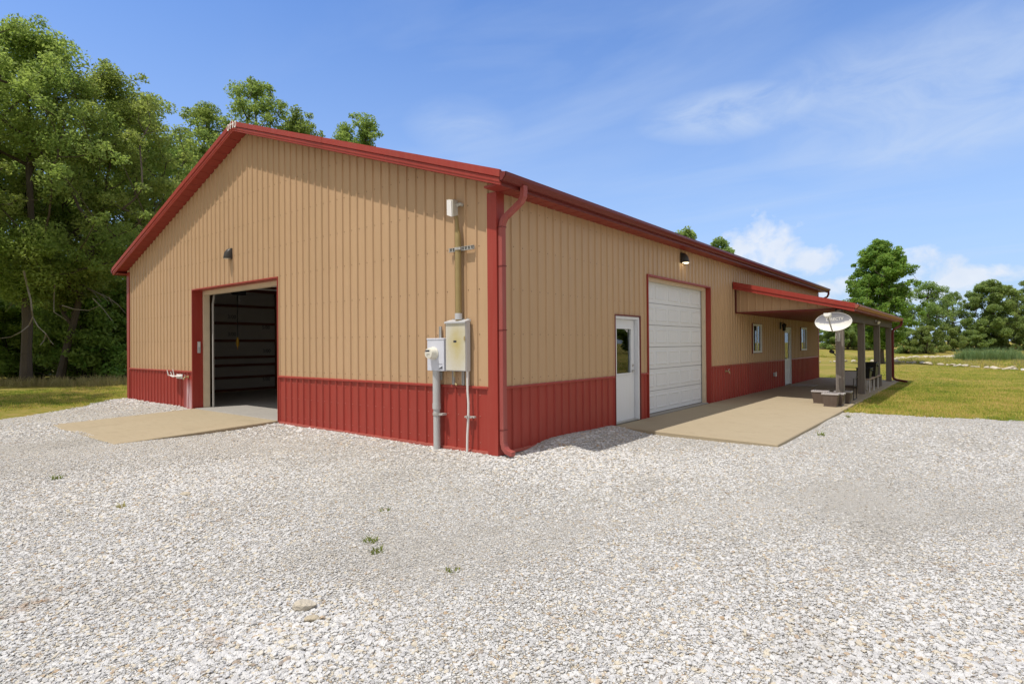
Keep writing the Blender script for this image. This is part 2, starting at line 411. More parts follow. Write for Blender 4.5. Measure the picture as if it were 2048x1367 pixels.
# gravel yard: its edge towards the lawns runs through these points
YARD = [(40, 10.2), (20, 9.9), (9, 9.7), (6.3, 9.55), (4.7, 9.45), (3.6, 9.4), (3.03, 9.35), (3.03, 3.4), (-.05, 3.4), (-.05, -.05), (-14.9, -.05), (-15.2, .8), (-16.4, .5), (-15.3, -.5), (-14.3, -1.6), (-13.3, -2.8), (-12.6, -3.5), (-12.4, -5), (-14, -9), (-18, -15), (-20, -26), (40, -26)]
def inside(x, y, P):
    c = False; j = len(P) - 1
    for i in range(len(P)):
        if (P[i][1] > y) != (P[j][1] > y) and x < (P[j][0] - P[i][0]) * (y - P[i][1]) / (P[j][1] - P[i][1]) + P[i][0]: c = not c
        j = i
    return c
def seg_d(x, y, x0, y0, x1, y1):
    dx, dy = x1 - x0, y1 - y0; t = max(0, min(1, ((x - x0) * dx + (y - y0) * dy) / (dx * dx + dy * dy + 1e-9)))
    return math.hypot(x - x0 - t * dx, y - y0 - t * dy)
def yard_z(x, y):
    """gravel surface: heaped a little against the walls, worn lower where wheels run"""
    z = -.105
    dside = seg_d(x, y, 0, 0, 0, 3.3); dg = min(seg_d(x, y, -6.1, 0, -.2, 0), seg_d(x, y, -15, 0, -10.5, 0))
    z += .12 * math.exp(-(dside / .55) ** 2) * smooth(.2, 1.4, y) + .045 * math.exp(-(dg / .5) ** 2)
    z += .07 * math.exp(-(seg_d(x, y, -15, -.3, -11.4, -.5) / .9) ** 2)
    z += .012 * math.sin(x * 1.3 + .7 * y) * math.sin(y * 1.1 - .4 * x) + .008 * math.sin(3.1 * x - 1.1) * math.sin(2.7 * y)
    return z
def area_grid(name, x0, x1, y0, y1, step, keep, zf, dens, m):
    nx = int(round((x1 - x0) / step)); ny = int(round((y1 - y0) / step))
    V = []; idx = {}; F = []; D = []
    def vid(i, j):
        if (i, j) not in idx:
            x = x0 + i * step; y = y0 + j * step; idx[(i, j)] = len(V); V.append((x, y, zf(x, y)))
        return idx[(i, j)]
    for j in range(ny):
        for i in range(nx):
            cx = x0 + (i + .5) * step; cy = y0 + (j + .5) * step
            if not keep(cx, cy): continue
            d = dens(cx, cy)
            if d <= 0: continue
            F.append((vid(i, j), vid(i + 1, j), vid(i + 1, j + 1), vid(i, j + 1))); D.append(d)
    me = bpy.data.meshes.new(name); me.from_pydata(V, [], F); me.materials.append(m)
    a = me.attributes.new('dens', 'FLOAT', 'FACE'); a.data.foreach_set('value', D)
    me.polygons.foreach_set('use_smooth', [True] * len(F)); me.update()
    o = bpy.data.objects.new(name, me); COL.objects.link(o); return o
def edge_noise(x, y): return .16 * math.sin(2.1 * x + 1.7 * y) + .11 * math.sin(5.3 * x - 3.9 * y) + .07 * math.sin(11 * x + 9 * y)
def in_yard(x, y):
    if x > 3.3: return inside(x, y + edge_noise(x, y) * .6, YARD)
    if x < -11 and y < 1: return inside(x + edge_noise(x, y), y, YARD)
    return inside(x, y, YARD)
yard = area_grid('gravel_yard', -20, 16, -16, 11, .12, lambda x, y: in_yard(x, y) and not (-10.36 < x < -6.2 and -3.0 < y), yard_z, lambda x, y: 1, M_gravel); kind(yard, 'structure')

# ------------------------------------------------------------------ scatter (only for stuff nobody could count)
def hidden_coll(name, objs):
    c = bpy.data.collections.new(name)
    for o in objs:
        c.objects.link(o)
    return c
def scatter(o, coll, smin, smax, power=2.0, seed=1, upright=False, sink=0.0):
    ng = bpy.data.node_groups.new(o.name + '_scatter', 'GeometryNodeTree')
    ng.interface.new_socket(name='Geometry', in_out='INPUT', socket_type='NodeSocketGeometry')
    ng.interface.new_socket(name='Geometry', in_out='OUTPUT', socket_type='NodeSocketGeometry')
    N = ng.nodes; L = ng.links
    gi = N.new('NodeGroupInput'); go = N.new('NodeGroupOutput')
    at_ = N.new('GeometryNodeInputNamedAttribute'); at_.data_type = 'FLOAT'; at_.inputs['Name'].default_value = 'dens'
    di = N.new('GeometryNodeDistributePointsOnFaces'); di.inputs['Seed'].default_value = seed
    L.new(gi.outputs[0], di.inputs['Mesh']); L.new(at_.outputs[0], di.inputs['Density'])
    ci = N.new('GeometryNodeCollectionInfo'); ci.inputs['Collection'].default_value = coll
    ci.inputs['Separate Children'].default_value = True; ci.inputs['Reset Children'].default_value = True
    ip = N.new('GeometryNodeInstanceOnPoints'); ip.inputs['Pick Instance'].default_value = True
    L.new(di.outputs['Points'], ip.inputs['Points']); L.new(ci.outputs[0], ip.inputs['Instance'])
    rv = N.new('FunctionNodeRandomValue'); rv.data_type = 'FLOAT_VECTOR'
    k = .25 if upright else .42
    rv.inputs[0].default_value = (-k, -k, 0) ; rv.inputs[1].default_value = (k, k, 6.28); rv.inputs['Seed'].default_value = seed + 3
    L.new(rv.outputs[0], ip.inputs['Rotation'])
    rs = N.new('FunctionNodeRandomValue'); rs.data_type = 'FLOAT'; rs.inputs['Seed'].default_value = seed + 5
    pw = N.new('ShaderNodeMath'); pw.operation = 'POWER'; pw.inputs[1].default_value = power
    L.new(rs.outputs[1], pw.inputs[0])
    ml = N.new('ShaderNodeMath'); ml.operation = 'MULTIPLY_ADD'; ml.inputs[1].default_value = smax - smin; ml.inputs[2].default_value = smin
    L.new(pw.outputs[0], ml.inputs[0])
    sc_in = ml.outputs[0]
    if 'size' in o.data.attributes:
        sz = N.new('GeometryNodeInputNamedAttribute'); sz.data_type = 'FLOAT'; sz.inputs['Name'].default_value = 'size'
        mm = N.new('ShaderNodeMath'); mm.operation = 'MULTIPLY'; L.new(ml.outputs[0], mm.inputs[0]); L.new(sz.outputs[0], mm.inputs[1]); sc_in = mm.outputs[0]
    L.new(sc_in, ip.inputs['Scale'])
    L.new(ip.outputs[0], go.inputs[0])
    md = o.modifiers.new('scatter', 'NODES'); md.node_group = ng
    return o
def stone_mesh(name, seed, flat=.62, m=None, sub=1, rough=.22):
    import bmesh
    r = random.Random(seed); bm = bmesh.new(); bmesh.ops.create_icosphere(bm, subdivisions=sub, radius=.5)
    a = [Vector((r.uniform(-1, 1), r.uniform(-1, 1), r.uniform(-1, 1))).normalized() for _ in range(7)]
    cut = [r.uniform(.27, .42) for _ in a]
    for v in bm.verts:
        for d, c in zip(a, cut):          # chop flat broken faces
            e = v.co.dot(d)
            if e > c: v.co -= d * (e - c) * .9
        v.co *= 1 + r.uniform(-rough, rough) * .35
    sx, sy = r.uniform(.85, 1.3), r.uniform(.75, 1.05)
    for v in bm.verts: v.co = Vector((v.co.x * sx, v.co.y * sy, v.co.z * flat))
    me = bpy.data.meshes.new(name); bm.to_mesh(me); bm.free(); me.materials.append(m or M_stone)
    return bpy.data.objects.new(name, me)
stones = hidden_coll('stone_kinds', [stone_mesh('stone', 100 + i, rnd.uniform(.34, .6)) for i in range(12)])
def cam_fd(x, y):
    dx, dy = x - CAM.x, y - CAM.y; return dx * FW[0] + dy * FW[1], dx * RT[0] + dy * RT[1]
def stone_dens(x, y):
    f, s = cam_fd(x, y)
    if f < .5 or abs(s) > f * 1.0 + 2.4: return 0
    wall = min(seg_d(x, y, 0, 0, 0, 3.3), seg_d(x, y, -6.1, 0, 0, 0), seg_d(x, y, -15, 0, -10.5, 0))
    if f < 5.5: d = 3900
    elif f < 9: d = 2300
    elif f < 13: d = 950
    elif f < 19: d = 380
    else: return 0
    d *= 1 - .72 * math.exp(-(min(seg_d(x, y, 2.4, -2.75, 3.0, -1.5), seg_d(x, y, 3.0, -1.5, 4.6, .8)) / .38) ** 2)
    d *= 1 - .6 * math.exp(-(seg_d(x, y, 3.15, -3.72, 3.5, -3.62) / .13) ** 2) if f < 5 else 1
    worn = .5 + .5 * math.sin(.9 * x - .55 * y + 1.3 * math.sin(.5 * y + .3 * x)) * math.sin(.47 * y + .35 * x + .6)
    d *= .55 + .6 * worn
    return d * (1.0 if wall > .9 else .7)
def stone_size(x, y):
    f, s = cam_fd(x, y)
    wall = min(seg_d(x, y, 0, 0, 0, 3.3), seg_d(x, y, -6.1, 0, 0, 0), seg_d(x, y, -15, 0, -10.5, 0))
    b = 1.0 + .35 * math.sin(.8 * x + .2) * math.sin(.7 * y + 1) + max(0, (f - 8)) * .05
    b += .75 * math.exp(-((x - 2.45) ** 2 + (y + 4.75) ** 2) / .45) + .4 * math.exp(-((x - .6) ** 2 + (y + 4.6) ** 2) / 1.5)
    return b + 1.0 * math.exp(-(wall / .8) ** 2)
gr = area_grid('gravel', -17, 16, -8, 11, .3, lambda x, y: in_yard(x, y) and not (-10.42 < x < -6.15 and -3.05 < y), lambda x, y: yard_z(x, y) + .003, stone_dens, M_stone)
sz = gr.data.attributes.new('size', 'FLOAT', 'FACE'); sz.data.foreach_set('value', [stone_size(*p.center[:2]) for p in gr.data.polygons])
scatter(gr, stones, .012, .040, 2.6, 11); kind(gr, 'stuff')

def tuft_mesh(name, seed, n, h0, h1, w, spread, lean, m):
    r = random.Random(seed); V = []; F = []; T = []
    for _ in range(n):
        a = r.uniform(0, 6.28); d = spread * math.sqrt(r.random()); b = Vector((math.cos(a) * d, math.sin(a) * d, -.01))
        h = r.uniform(h0, h1); la = r.uniform(0, 6.28); ln = r.uniform(.1, 1) * lean * h
        p1 = b + Vector((math.cos(la) * ln * .35, math.sin(la) * ln * .35, h * .6)); p2 = b + Vector((math.cos(la) * ln, math.sin(la) * ln, h))
        fa = r.uniform(0, 3.14); sd = Vector((math.cos(fa), math.sin(fa), 0)) * w
        i = len(V); V += [b - sd, b + sd, p1 + sd * .8, p1 - sd * .8, p2]; F += [(i, i + 1, i + 2, i + 3), (i + 3, i + 2, i + 4)]; t = r.random(); T += [t, t]
    me = bpy.data.meshes.new(name); me.from_pydata([tuple(v) for v in V], [], F); me.materials.append(m)
    q = me.attributes.new('tint', 'FLOAT', 'FACE'); q.data.foreach_set('value', T); me.update()
    return bpy.data.objects.new(name, me)
turf = hidden_coll('turf_kinds', [tuft_mesh('turf', 40 + i, 26, .025, .07, .0035, .12, .9, M_turf) for i in range(6)])
def lawn_keep(x, y):
    if x > -.2 and y > 9: return (not in_yard(x, y)) and not (x < 3.12 and y < 22.9)
    return not in_yard(x, y) and not (x > -15.15 and x < 3.2)
def lawn_dens(x, y):
    f, s = cam_fd(x, y)
    if f < 6 or abs(s) > f * 1.0 + 1: return 0
    if x > 0: return 75 if f < 22 else (34 if f < 34 else 14 if f < 46 else 0)
    return 40 if (f < 30 and x > -24) else 0
lw = area_grid('grass', -26, 22, -9, 44, .5, lawn_keep, lambda x, y: ground_z(x, y) + .003, lawn_dens, M_turf)
scatter(lw, turf, .7, 1.35, 1, 21, True); kind(lw, 'stuff')

# ------------------------------------------------------------------ slabs
def slab(name, x0, x1, y0, y1, zin, zout, along, m, t=.14, seam=None):
    """a poured slab that falls away from the building"""
    n = 12; mb = MB(); top = []
    P = [(x0, y0), (x1, y0), (x1, y1), (x0, y1)]
    def z(x, y):
        k = (x - x0) / (x1 - x0) if along == 'x' else (y1 - y) / (y1 - y0)
        return zin + (zout - zin) * k
    a = [(x, y, z(x, y) - t) for x, y in P]; b = [(x, y, z(x, y) - .012) for x, y in P]
    cx = .012
    Pi = [(x0 + cx, y0 + cx), (x1 - cx, y0 + cx), (x1 - cx, y1 - cx), (x0 + cx, y1 - cx)]
    c = [(x, y, z(x, y)) for x, y in Pi]
    mb.loops([a, b, c]); return kind(mb.build(name, m), 'structure')
slab('concrete_apron', -10.34, -6.22, -3.03, -.005, -.012, -.10, 'y', M_conc)
slab('patio', .03, 3.05, 3.42, 10.96, -.012, -.062, 'x', M_conc)
slab('patio', .03, 3.05, 10.975, 22.75, -.012, -.062, 'x', M_conc)

# ------------------------------------------------------------------ the metal building
B = thing('metal_building', 'long tan and red ribbed steel building with an open overhead door in its gable', 'building', (-7.5, 11, 0))
W, LN, HE, HW, ZB = 15.05, 22.75, 3.95, .943, -.03
SL = .3347; RX = -W / 2
PER = .2286; RH = .025
def rib_off(s, ph):
    k = (s - ph) / PER; d = abs(k - round(k)) * PER
    if d <= .011: return RH
    if d >= .026: return 0.0
    return RH * (.026 - d) / .015
def breaks(s0, s1, ph, extra=()):
    out = [s0, s1]; k = math.floor((s0 - ph) / PER) - 1
    while ph + k * PER < s1 + PER:
        c = ph + k * PER
        for d in (-.026, -.011, .011, .026):
            if s0 < c + d < s1: out.append(c + d)
        # the two shallow stiffening beads between ribs
        k += 1
    out += [e for e in extra if s0 < e < s1]
    return sorted(set(round(v, 5) for v in out))
def ribbed(mb, s0, s1, ph, lo, hi, holes, place, mi=0, extra=()):
    """ribbed sheet from lo(s) to hi(s); holes = [(s0, s1, z0, z1)]; place(s, out, z) -> point"""
    ex = [h[0] for h in holes] + [h[1] for h in holes] + list(extra)
    bs = breaks(s0, s1, ph, ex)
    for a, b in zip(bs[:-1], bs[1:]):
        if b - a < 1e-4: continue
        mid = (a + b) / 2
        segs = [(lo, hi)]
        for h in holes:
            if h[0] < mid < h[1]:
                n = []
                for l, u in segs:
                    L0, U0 = l(mid), u(mid)
                    if h[3] <= L0 or h[2] >= U0: n.append((l, u)); continue
                    if h[2] > L0 + 1e-4: n.append((l, lambda s, z=h[2]: z))
                    if h[3] < U0 - 1e-4: n.append((lambda s, z=h[3]: z, u))
                segs = n
        for l, u in segs:
            oa, ob = rib_off(a, ph), rib_off(b, ph)
            mb.face([place(a, oa, l(a)), place(b, ob, l(b)), place(b, ob, u(b)), place(a, oa, u(a))], mi)
K = lambda v: (lambda s: v)
gable_top = lambda x: 3.97 + (W / 2 - abs(x - RX)) * SL
gplace = lambda s, o, z: (s, -o, z)
splace = lambda s, o, z: (o, s, z)
DX0, DX1, DZ = -10.37, -6.16, 3.06           # gable door opening
MY0, MY1, MZ = 3.59, 4.665, 2.15             # entry door
OY0, OY1, OZ = 5.08, 8.86, 3.07              # side overhead door
PY0, PY1, PZ = 16.6, 17.6, 2.16              # porch door
WIN = [(12.66, 13.66, 1.26, 2.2), (19.25, 20.28, 1.26, 2.2)]
gph = -6.109
mb = MB(); ribbed(mb, -W, 0, gph, K(HW), gable_top, [(DX0, DX1, HW - 1, DZ)], gplace, extra=(RX,))
# screw heads in rows along the girts
def screws(mb, s0, s1, ph, rows, place, skip, top):
    k = math.ceil((s0 - ph) / PER)
    while ph + k * PER < s1:
        c = ph + k * PER + .052; k += 1
        for z in rows:
            if z > top(c) - .1 or skip(c, z): continue
            q = .0072
            mb.loops([[place(c + dx * q, .001, z + dz * q) for dx, dz in ((-1, -1), (1, -1), (1, 1), (-1, 1))], [place(c + dx * q * .6, .008, z + dz * q * .6) for dx, dz in ((-1, -1), (1, -1), (1, 1), (-1, 1))]], 1)
M_screw = painted('screw_heads', (.20, .13, .075), .5, .1, 10)
rows = (1.06, 1.75, 2.44, 3.10, 3.75, 4.4, 5.1)
screws(mb, -W + .2, -.2, gph, rows, gplace, lambda s, z: DX0 - .1 < s < DX1 + .05 and z < DZ + .1, gable_top)
mb.build('gable_siding', [M_tan, M_screw], B)
mb = MB(); ribbed(mb, DX1, 0, gph, K(ZB), K(HW - .002), [], gplace); screws(mb, DX1 + .1, -.2, gph, (.1, .5, .82), gplace, lambda s, z: False, K(9)); M_rscrew = painted('red_screw_heads', (.5, .2, .16), .4, .1, 10)
mb.build('wainscot', [M_red, M_rscrew], B)
mb = MB(); ribbed(mb, -W, DX0, gph, K(ZB), K(HW - .002), [], gplace); mb.build('wainscot', M_redstain, B)
sph = .13
sholes = [(MY0, MY1, -1, MZ), (OY0, OY1, -1, OZ), (PY0, PY1, -1, PZ)] + WIN
mb = MB(); ribbed(mb, 0, LN, sph, K(HW), K(HE - .05), sholes, splace)
screws(mb, .3, LN - .2, sph, (1.06, 1.75, 2.44, 3.10, 3.7), splace, lambda s, z: any(h[0] - .1 < s < h[1] and h[2] - .1 < z < h[3] + .1 for h in sholes), K(3.9))
mb.build('side_siding', [M_tan, M_screw], B)
mb = MB(); ribbed(mb, 0, LN, sph, K(ZB), K(HW - .002), sholes, splace); mb.build('wainscot', M_red, B)
# far walls, plain but real
mb = MB(); ribbed(mb, 0, LN, sph, K(ZB), K(HE), [], lambda s, o, z: (-W - o, s, z)); ribbed(mb, -W, 0, gph, K(ZB), gable_top, [], lambda s, o, z: (s, LN + o, z), extra=(RX,)); mb.build('rear_siding', M_tan, B)
# trims
t = .030
mb = MB()
for x0, x1 in ((-W + .16, DX0 - .03), (DX1 + .03, -.16)):
    mb = MB(); mb.loops([[(x, -.002, HW - .022), (x, -t - .004, HW - .022), (x, -t - .004, HW + .003), (x, -.027, HW + .016), (x, -.002, HW + .016)] for x in (x0, x1)]); mb.build('wainscot_trim', M_red, B)
for y0, y1 in ((.17, MY0 - .03), (MY1 + .03, OY0 - .03), (OY1 + .03, PY0 - .03), (PY1 + .03, LN - .16)):
    mb = MB(); mb.loops([[(.002, y, HW - .022), (t + .004, y, HW - .022), (t + .004, y, HW + .003), (.027, y, HW + .016), (.002, y, HW + .016)] for y in (y0, y1)]); mb.build('wainscot_trim', M_red, B)
M_fade = painted('faded_red_steel', (.42, .11, .085), .45, .1, 3)
for x0, x1 in ((-W + .16, DX0 - .03), (DX1 + .03, -.16)): mb = MB(); mb.box(x0, x1, -t, -.002, ZB - .035, ZB + .012); mb.build('base_trim', M_fade, B)
for y0, y1 in ((.17, MY0 - .03), (MY1 + .03, OY0 - .03), (OY1 + .03, PY0 - .03), (PY1 + .03, LN - .16)): mb = MB(); mb.box(.002, t, y0, y1, ZB - .035, ZB + .012); mb.build('base_trim', M_fade, B)
def corner(x, y, sx, sy, ztop):
    w = .155; e = .029; mb = MB()
    a, b = (x - sx * w, x + sx * e) if sx > 0 else (x + sx * e, x - sx * w)
    mb.box(min(x - sx * w, x + sx * e), max(x - sx * w, x + sx * e), min(y, y + sy * e), max(y, y + sy * e), ZB - .03, ztop)
    y0, y1 = sorted((y, y - sy * w)); x0, x1 = sorted((x, x + sx * e)); mb.box(x0, x1, y0, y1, ZB - .03, ztop); mb.build('corner_trim', M_red, B)
corner(0, 0, 1, -1, 3.86); corner(-W, 0, -1, -1, 3.92); corner(0, LN, 1, 1, 3.86)
M_soff = painted('red_soffit', (.28, .042, .032), .45, .08, 2)
# soffit line under the rake and the eaves, roof, fascias
OV = .30; EV = .34
def rz(x, d=0): return 3.97 + (W / 2 - abs(x - RX)) * SL + d
def rake_sweep(mb, prof, x0, x1, mi=0):
    """prof: [(y, dz)] section carried along the two roof slopes"""
    L = [[(x, y, rz(x, d)) for y, d in prof] for x in (x0, RX, x1)]
    mb.loops(L, mi)
XE0, XE1 = -W - EV, EV
mb = MB(); rake_sweep(mb, [(-OV + .012, .155), (LN + .32, .155), (LN + .32, .185), (-OV + .012, .185)], XE0, XE1)
n = int((LN + .6) / .2286)
for k in range(n):                                                # standing ribs of the roof sheets
    y = -OV + .1 + k * .2286
    L = [[(x, y - .03, rz(x, .184)), (x, y - .012, rz(x, .203)), (x, y + .012, rz(x, .203)), (x, y + .03, rz(x, .184))] for x in (XE0 - .03, RX, XE1 + .03)]
    mb.loops(L)
mb.build('roof', M_dkred, B)
mb = MB(); rake_sweep(mb, [(-OV - .035, .10), (-OV + .01, .085), (-OV + .01, .205), (-OV - .035, .205)], XE0 - .01, XE1 + .01)
mb.build('rake_trim', M_red, B)
for xs in (-4.55, -10.6):
    mb = MB(); mb.loops([[(x, y, rz(x, d)) for y, d in [(-OV - .038, .098), (-OV - .034, .098), (-OV - .034, .207), (-OV - .038, .207)]] for x in (xs, xs + .55)]); mb.build('trim_lap', M_red, B)
mb = MB(); rake_sweep(mb, [(-OV - .008, -.012), (-OV + .02, -.012), (-OV + .02, .086), (-OV - .018, .086), (-OV - .018, .03), (-OV - .008, .02)], XE0, XE1)
mb.build('fascia', M_red, B)
for x0, x1 in ((XE0 + .02, RX), (RX, XE1 - .02)):                    # grooved soffit boards under the rake
    mb = MB()
    n = int(abs(x1 - x0) / .30)
    for k in range(n + 1):
        a = x0 + (x1 - x0) * k / (n + 1); b = x0 + (x1 - x0) * (k + 1) / (n + 1) - .012
        mb.loops([[(x, -OV + .021, rz(x, 0)), (x, -.004, rz(x, 0)), (x, -.004, rz(x, .014)), (x, -OV + .021, rz(x, .014))] for x in (a, b)])
    mb.loops([[(x, -OV + .021, rz(x, .016)), (x, -.004, rz(x, .016)), (x, -.004, rz(x, .03)), (x, -OV + .021, rz(x, .03))] for x in (x0, x1)])
    mb.build('soffit', M_soff, B)
for sx, xw in ((1, 0.0), (-1, -W)):                                # eave soffit and fascia, both long sides
    n = 74; mb = MB()
    for k in range(n):
        y0 = -OV + .025 + (LN + .3) * k / n; y1 = y0 + (LN + .3) / n - .014
        a, b = sorted((xw + sx * .004, xw + sx * (EV - .02))); mb.box(a, b, y0, y1, 3.862, 3.876)
    a, b = sorted((xw + sx * .004, xw + sx * (EV - .02))); mb.box(a, b, -OV + .025, LN + .3, 3.878, 3.892); mb.build('soffit', M_soff, B)
for sx, xw in ((1, 0.0), (-1, -W)):
    a, b = sorted((xw + sx * (EV - .02), xw + sx * EV)); mb = MB(); mb.box(a, b, -OV + .022, LN + .3, 3.845, 4.0); mb.build('fascia', M_dkred, B)
def gutter(xw, sx, y0, y1, ztop, name='gutter', m=M_dkred, h=.115, w=.125):
    mb = MB(); P = [(.002, 0), (.002, -h), (w * .55, -h), (w * .62, -h * .8), (w, -h * .42), (w, 0), (w - .006, 0), (w - .012, -h * .4), (w * .56, -h * .75), (w * .5, -h + .006), (.008, -h + .006), (.008, 0)]
    mb.loops([[(xw + sx * px, y, ztop + pz) for px, pz in P] for y in (y0, y1)])
    for y, d in ((y0, .004), (y1, -.004)):                            # end caps
        mb.loops([[(xw + sx * px, yy, ztop + pz) for px, pz in P[1:6] + [(.002, 0)]] for yy in (y, y + d)])
    return mb.build(name, m, B)
gutter(EV, 1, -OV - .03, LN + .32, 4.01); gutter(-W - EV, -1, -OV - .03, LN + .32, 4.01)
def downspout(path, a, b, side, m=M_red, bands=()):
    mb = MB(); mb.rect_tube(path, a, b, side)
    return mb.build('downspout', m, B, bevel=.008)
xg = EV + .06
downspout([(xg, .16, 3.92), (xg, .16, 3.84), (xg - .005, .16, 3.76), (xg - .04, .15, 3.69), (.26, .12, 3.60), (.17, .085, 3.52), (.12, .062, 3.47), (.088, .05, 3.40), (.075, .045, 3.30), (.075, .045, .20), (.078, .045, .13), (.10, .045, .06), (.15, .045, .01), (.26, .05, -.02)], .075, .095, Vector((0, 1, 0)), painted('downspout_red', (.33, .075, .065), .45, .14, 3, (.4, .2, .17), .2))
mb = MB()
for z in (3.33, 2.75, 1.80, .32): mb = MB(); mb.box(.030, .119, -.009, .099, z, z + .012); mb.build('pipe_strap', M_dkred, B)
downspout([(xg, LN + .2, 3.92), (xg, LN + .2, 3.78), (xg - .05, LN + .2, 3.66), (.05, LN + .1, 3.5), (-.06, LN + .09, 3.4), (-.06, LN + .09, .2)], .075, .1, Vector((0, 1, 0)), M_dkred)
downspout([(-W - xg, .16, 3.92), (-W - xg, .16, 3.78), (-W - .2, .12, 3.5), (-W - .08, .1, 3.36), (-W - .08, .1, .1)], .075, .1, Vector((0, 1, 0)), M_red)
# emblem on the ridge cap: two rings and a pair of tall strokes
def emblem():
    mb = MB(); y = -OV - .0365
    def ring(cx, cz, rx, rzz, w):
        n = 18; o = [(cx + rx * math.cos(6.2832 * k / n), cz + rzz * math.sin(6.2832 * k / n)) for k in range(n)]
        i = [(cx + (rx - w) * math.cos(6.2832 * k / n), cz + (rzz - w) * math.sin(6.2832 * k / n)) for k in range(n)]
        for k in range(n):
            q = (k + 1) % n
            mb.loops([[(p[0], yy, p[1]) for p in (o[k], o[q], i[q], i[k])] for yy in (y, y - .008)])
    zc = rz(RX, .125)
    ring(RX - .165, zc - .035, .048, .075, .018); ring(RX + .165, zc - .035, .048, .075, .018)
    for s in (-1, 1):
        mb.loops([[(x, yy, z) for x, z in ((RX + s * .072, zc - .09), (RX + s * .042, zc - .09), (RX + s * .042, zc + .06), (RX + s * .012, zc + .10), (RX + s * .072, zc + .035))] for yy in (y, y - .008)])
    mb.box(RX - .10, RX + .10, y - .0065, y, zc - .005, zc + .012)
    return mb.build('emblem', M_foam, B)
emblem()

# ---- gable door opening
mb = MB()
D = .23
mb.box(DX0 - .028, DX0, -t - .006, D, ZB, DZ); mb.box(DX1, DX1 + .028, -t - .006, D, ZB, DZ); mb.box(DX0 - .028, DX1 + .028, -t - .006, D, DZ, DZ + .03)
mb.build('door_casing', M_red, B)
mb = MB(); mb.box(DX0 + .001, DX0 + .065, D + .002, D + .15, -.01, DZ - .001); mb.box(DX1 - .065, DX1 - .001, D + .002, D + .15, -.01, DZ - .001); mb.box(DX0 + .066, DX1 - .066, D + .002, D + .15, DZ - .10, DZ - .001)
mb.build('door_frame', M_cream, B)
def sub_empty(name, parent, loc):
    o = bpy.data.objects.new(name, None); COL.objects.link(o); o.parent = parent; o.location = Vector(loc) - wloc(parent); o.empty_display_size = .1; return o
od = sub_empty('overhead_door', B, (-8.26, 1.8, 3.2))
mb = MB()
for k in range(5): mb.box(DX0 + .12, DX1 - .12, .62 + k * .55, .62 + k * .55 + .54, 3.30, 3.345)
mb.build('door_leaf', M_white, od)
for x in (DX0 + .14, DX1 - .14):
    mb = MB(); P = [(x, .43, -.0), (x, .43, 2.72), (x, .46, 2.95), (x, .55, 3.12), (x, .75, 3.20), (x, 3.4, 3.22)]
    mb.rect_tube(P, .03, .05, Vector((1, 0, 0))); mb.build('track', M_galv, od)
# ---- interior of the workshop
kind(slab('floor', -W + .05, -.05, .02, LN - .05, -.008, -.008, 'x', M_floor, .12), 'structure')
mb = MB(); mb.box(-W + .06, -W + .10, .06, LN - .1, 0, 3.85); mb.build('insulation', M_insul, B)
mb = MB(); mb.box(-W + .10, -.06, 9.6, 9.68, 0, 3.85); mb.build('partition', M_insul, B); mb = MB(); mb.box(-.10, -.06, 9.7, LN - .1, 0.0, 1.2); mb.build('partition', M_insul, B)
mb = MB()
for z in (.06, .50, .93, 1.21, 1.80, 2.41, 3.03): mb = MB(); mb.box(-W + .10, -W + .14, .08, 9.55, z - .045, z + .045); mb.build('girt', M_girt, B)
for y in (.25, 2.42, 4.82, 7.2):
    mb = MB(); mb.box(-W + .14, -W + .28, y - .07, y + .07, 0, 3.84); mb.build('stud', M_stud, B)
mb = MB(); mb.box(-W + .29, -W + .34, .1, 9.55, 3.52, 3.84); mb.build('ledger', M_girt, B)
mb = MB(); mb.box(-W + .05, -.05, .04, LN - .05, 3.845, 3.86); mb.build('ceiling_sheet', M_ceil, B)
def text_mesh(s, size, m, name, parent=None, mapf=None, extr=.002, bold=0.0, cut=None):
    cu = bpy.data.curves.new(name, 'FONT'); cu.body = s; cu.size = size; cu.extrude = extr; cu.align_x = 'LEFT'; cu.offset = bold; cu.resolution_u = 3
    tmp = bpy.data.objects.new(name, cu); COL.objects.link(tmp); bpy.context.view_layer.update()
    me = bpy.data.meshes.new_from_object(tmp.evaluated_get(bpy.context.evaluated_depsgraph_get()))
    bpy.data.objects.remove(tmp); me.name = name; me.materials.clear(); me.materials.append(m)
    if mapf:
        for v in me.vertices: v.co = Vector(mapf(v.co))
    me.update()
    o = bpy.data.objects.new(name, me); COL.objects.link(o)
    if parent is not None: o.parent = parent; o.location = -wloc(parent)
    return o
for y, z, s in ((3.02, 2.58, '3/00'), (4.28, 2.23, '5/00'), (3.02, 1.97, '3/00'), (4.3, 1.36, '3/00'), (4.28, .32, '3/00')):
    text_mesh(s, .19, M_ink, 'board_print', B, lambda c, y=y, z=z: (-W + .1035 + c.z, y + c.x * .9, z + c.y))
# hoist, hook and pull cord hanging inside the door
hz = thing('chain_hoist', 'black hoist with a silver hook hanging under the ceiling inside the open door', 'hoist', (-11.95, 2.0, 3.3))
mb = MB(); mb.box(-12.1, -11.8, 1.88, 2.12, 3.16, 3.40); mb.lathe([(.09, -.13), (.11, -.10), (.11, .10), (.09, .13)], (-11.95, 1.86, 3.27), Vector((1, 0, 0))); mb.box(-12.0, -11.9, 1.95, 2.05, 3.40, 3.84); mb.build('motor', M_black, hz, bevel=.01)
mb = MB(); mb.tube([(-11.97, 2, 3.16), (-11.97, 2, 3.04)], .012); mb.lathe([(.02, 0), (.035, .02), (.035, .06), (.015, .08)], (-11.97, 2, 2.98)); mb.tube([(-11.97, 2, 2.98), (-11.95, 2, 2.94), (-11.96, 2, 2.90), (-12.0, 2, 2.90), (-12.015, 2, 2.93)], .011); mb.build('hook', M_galv, hz, smooth=True)
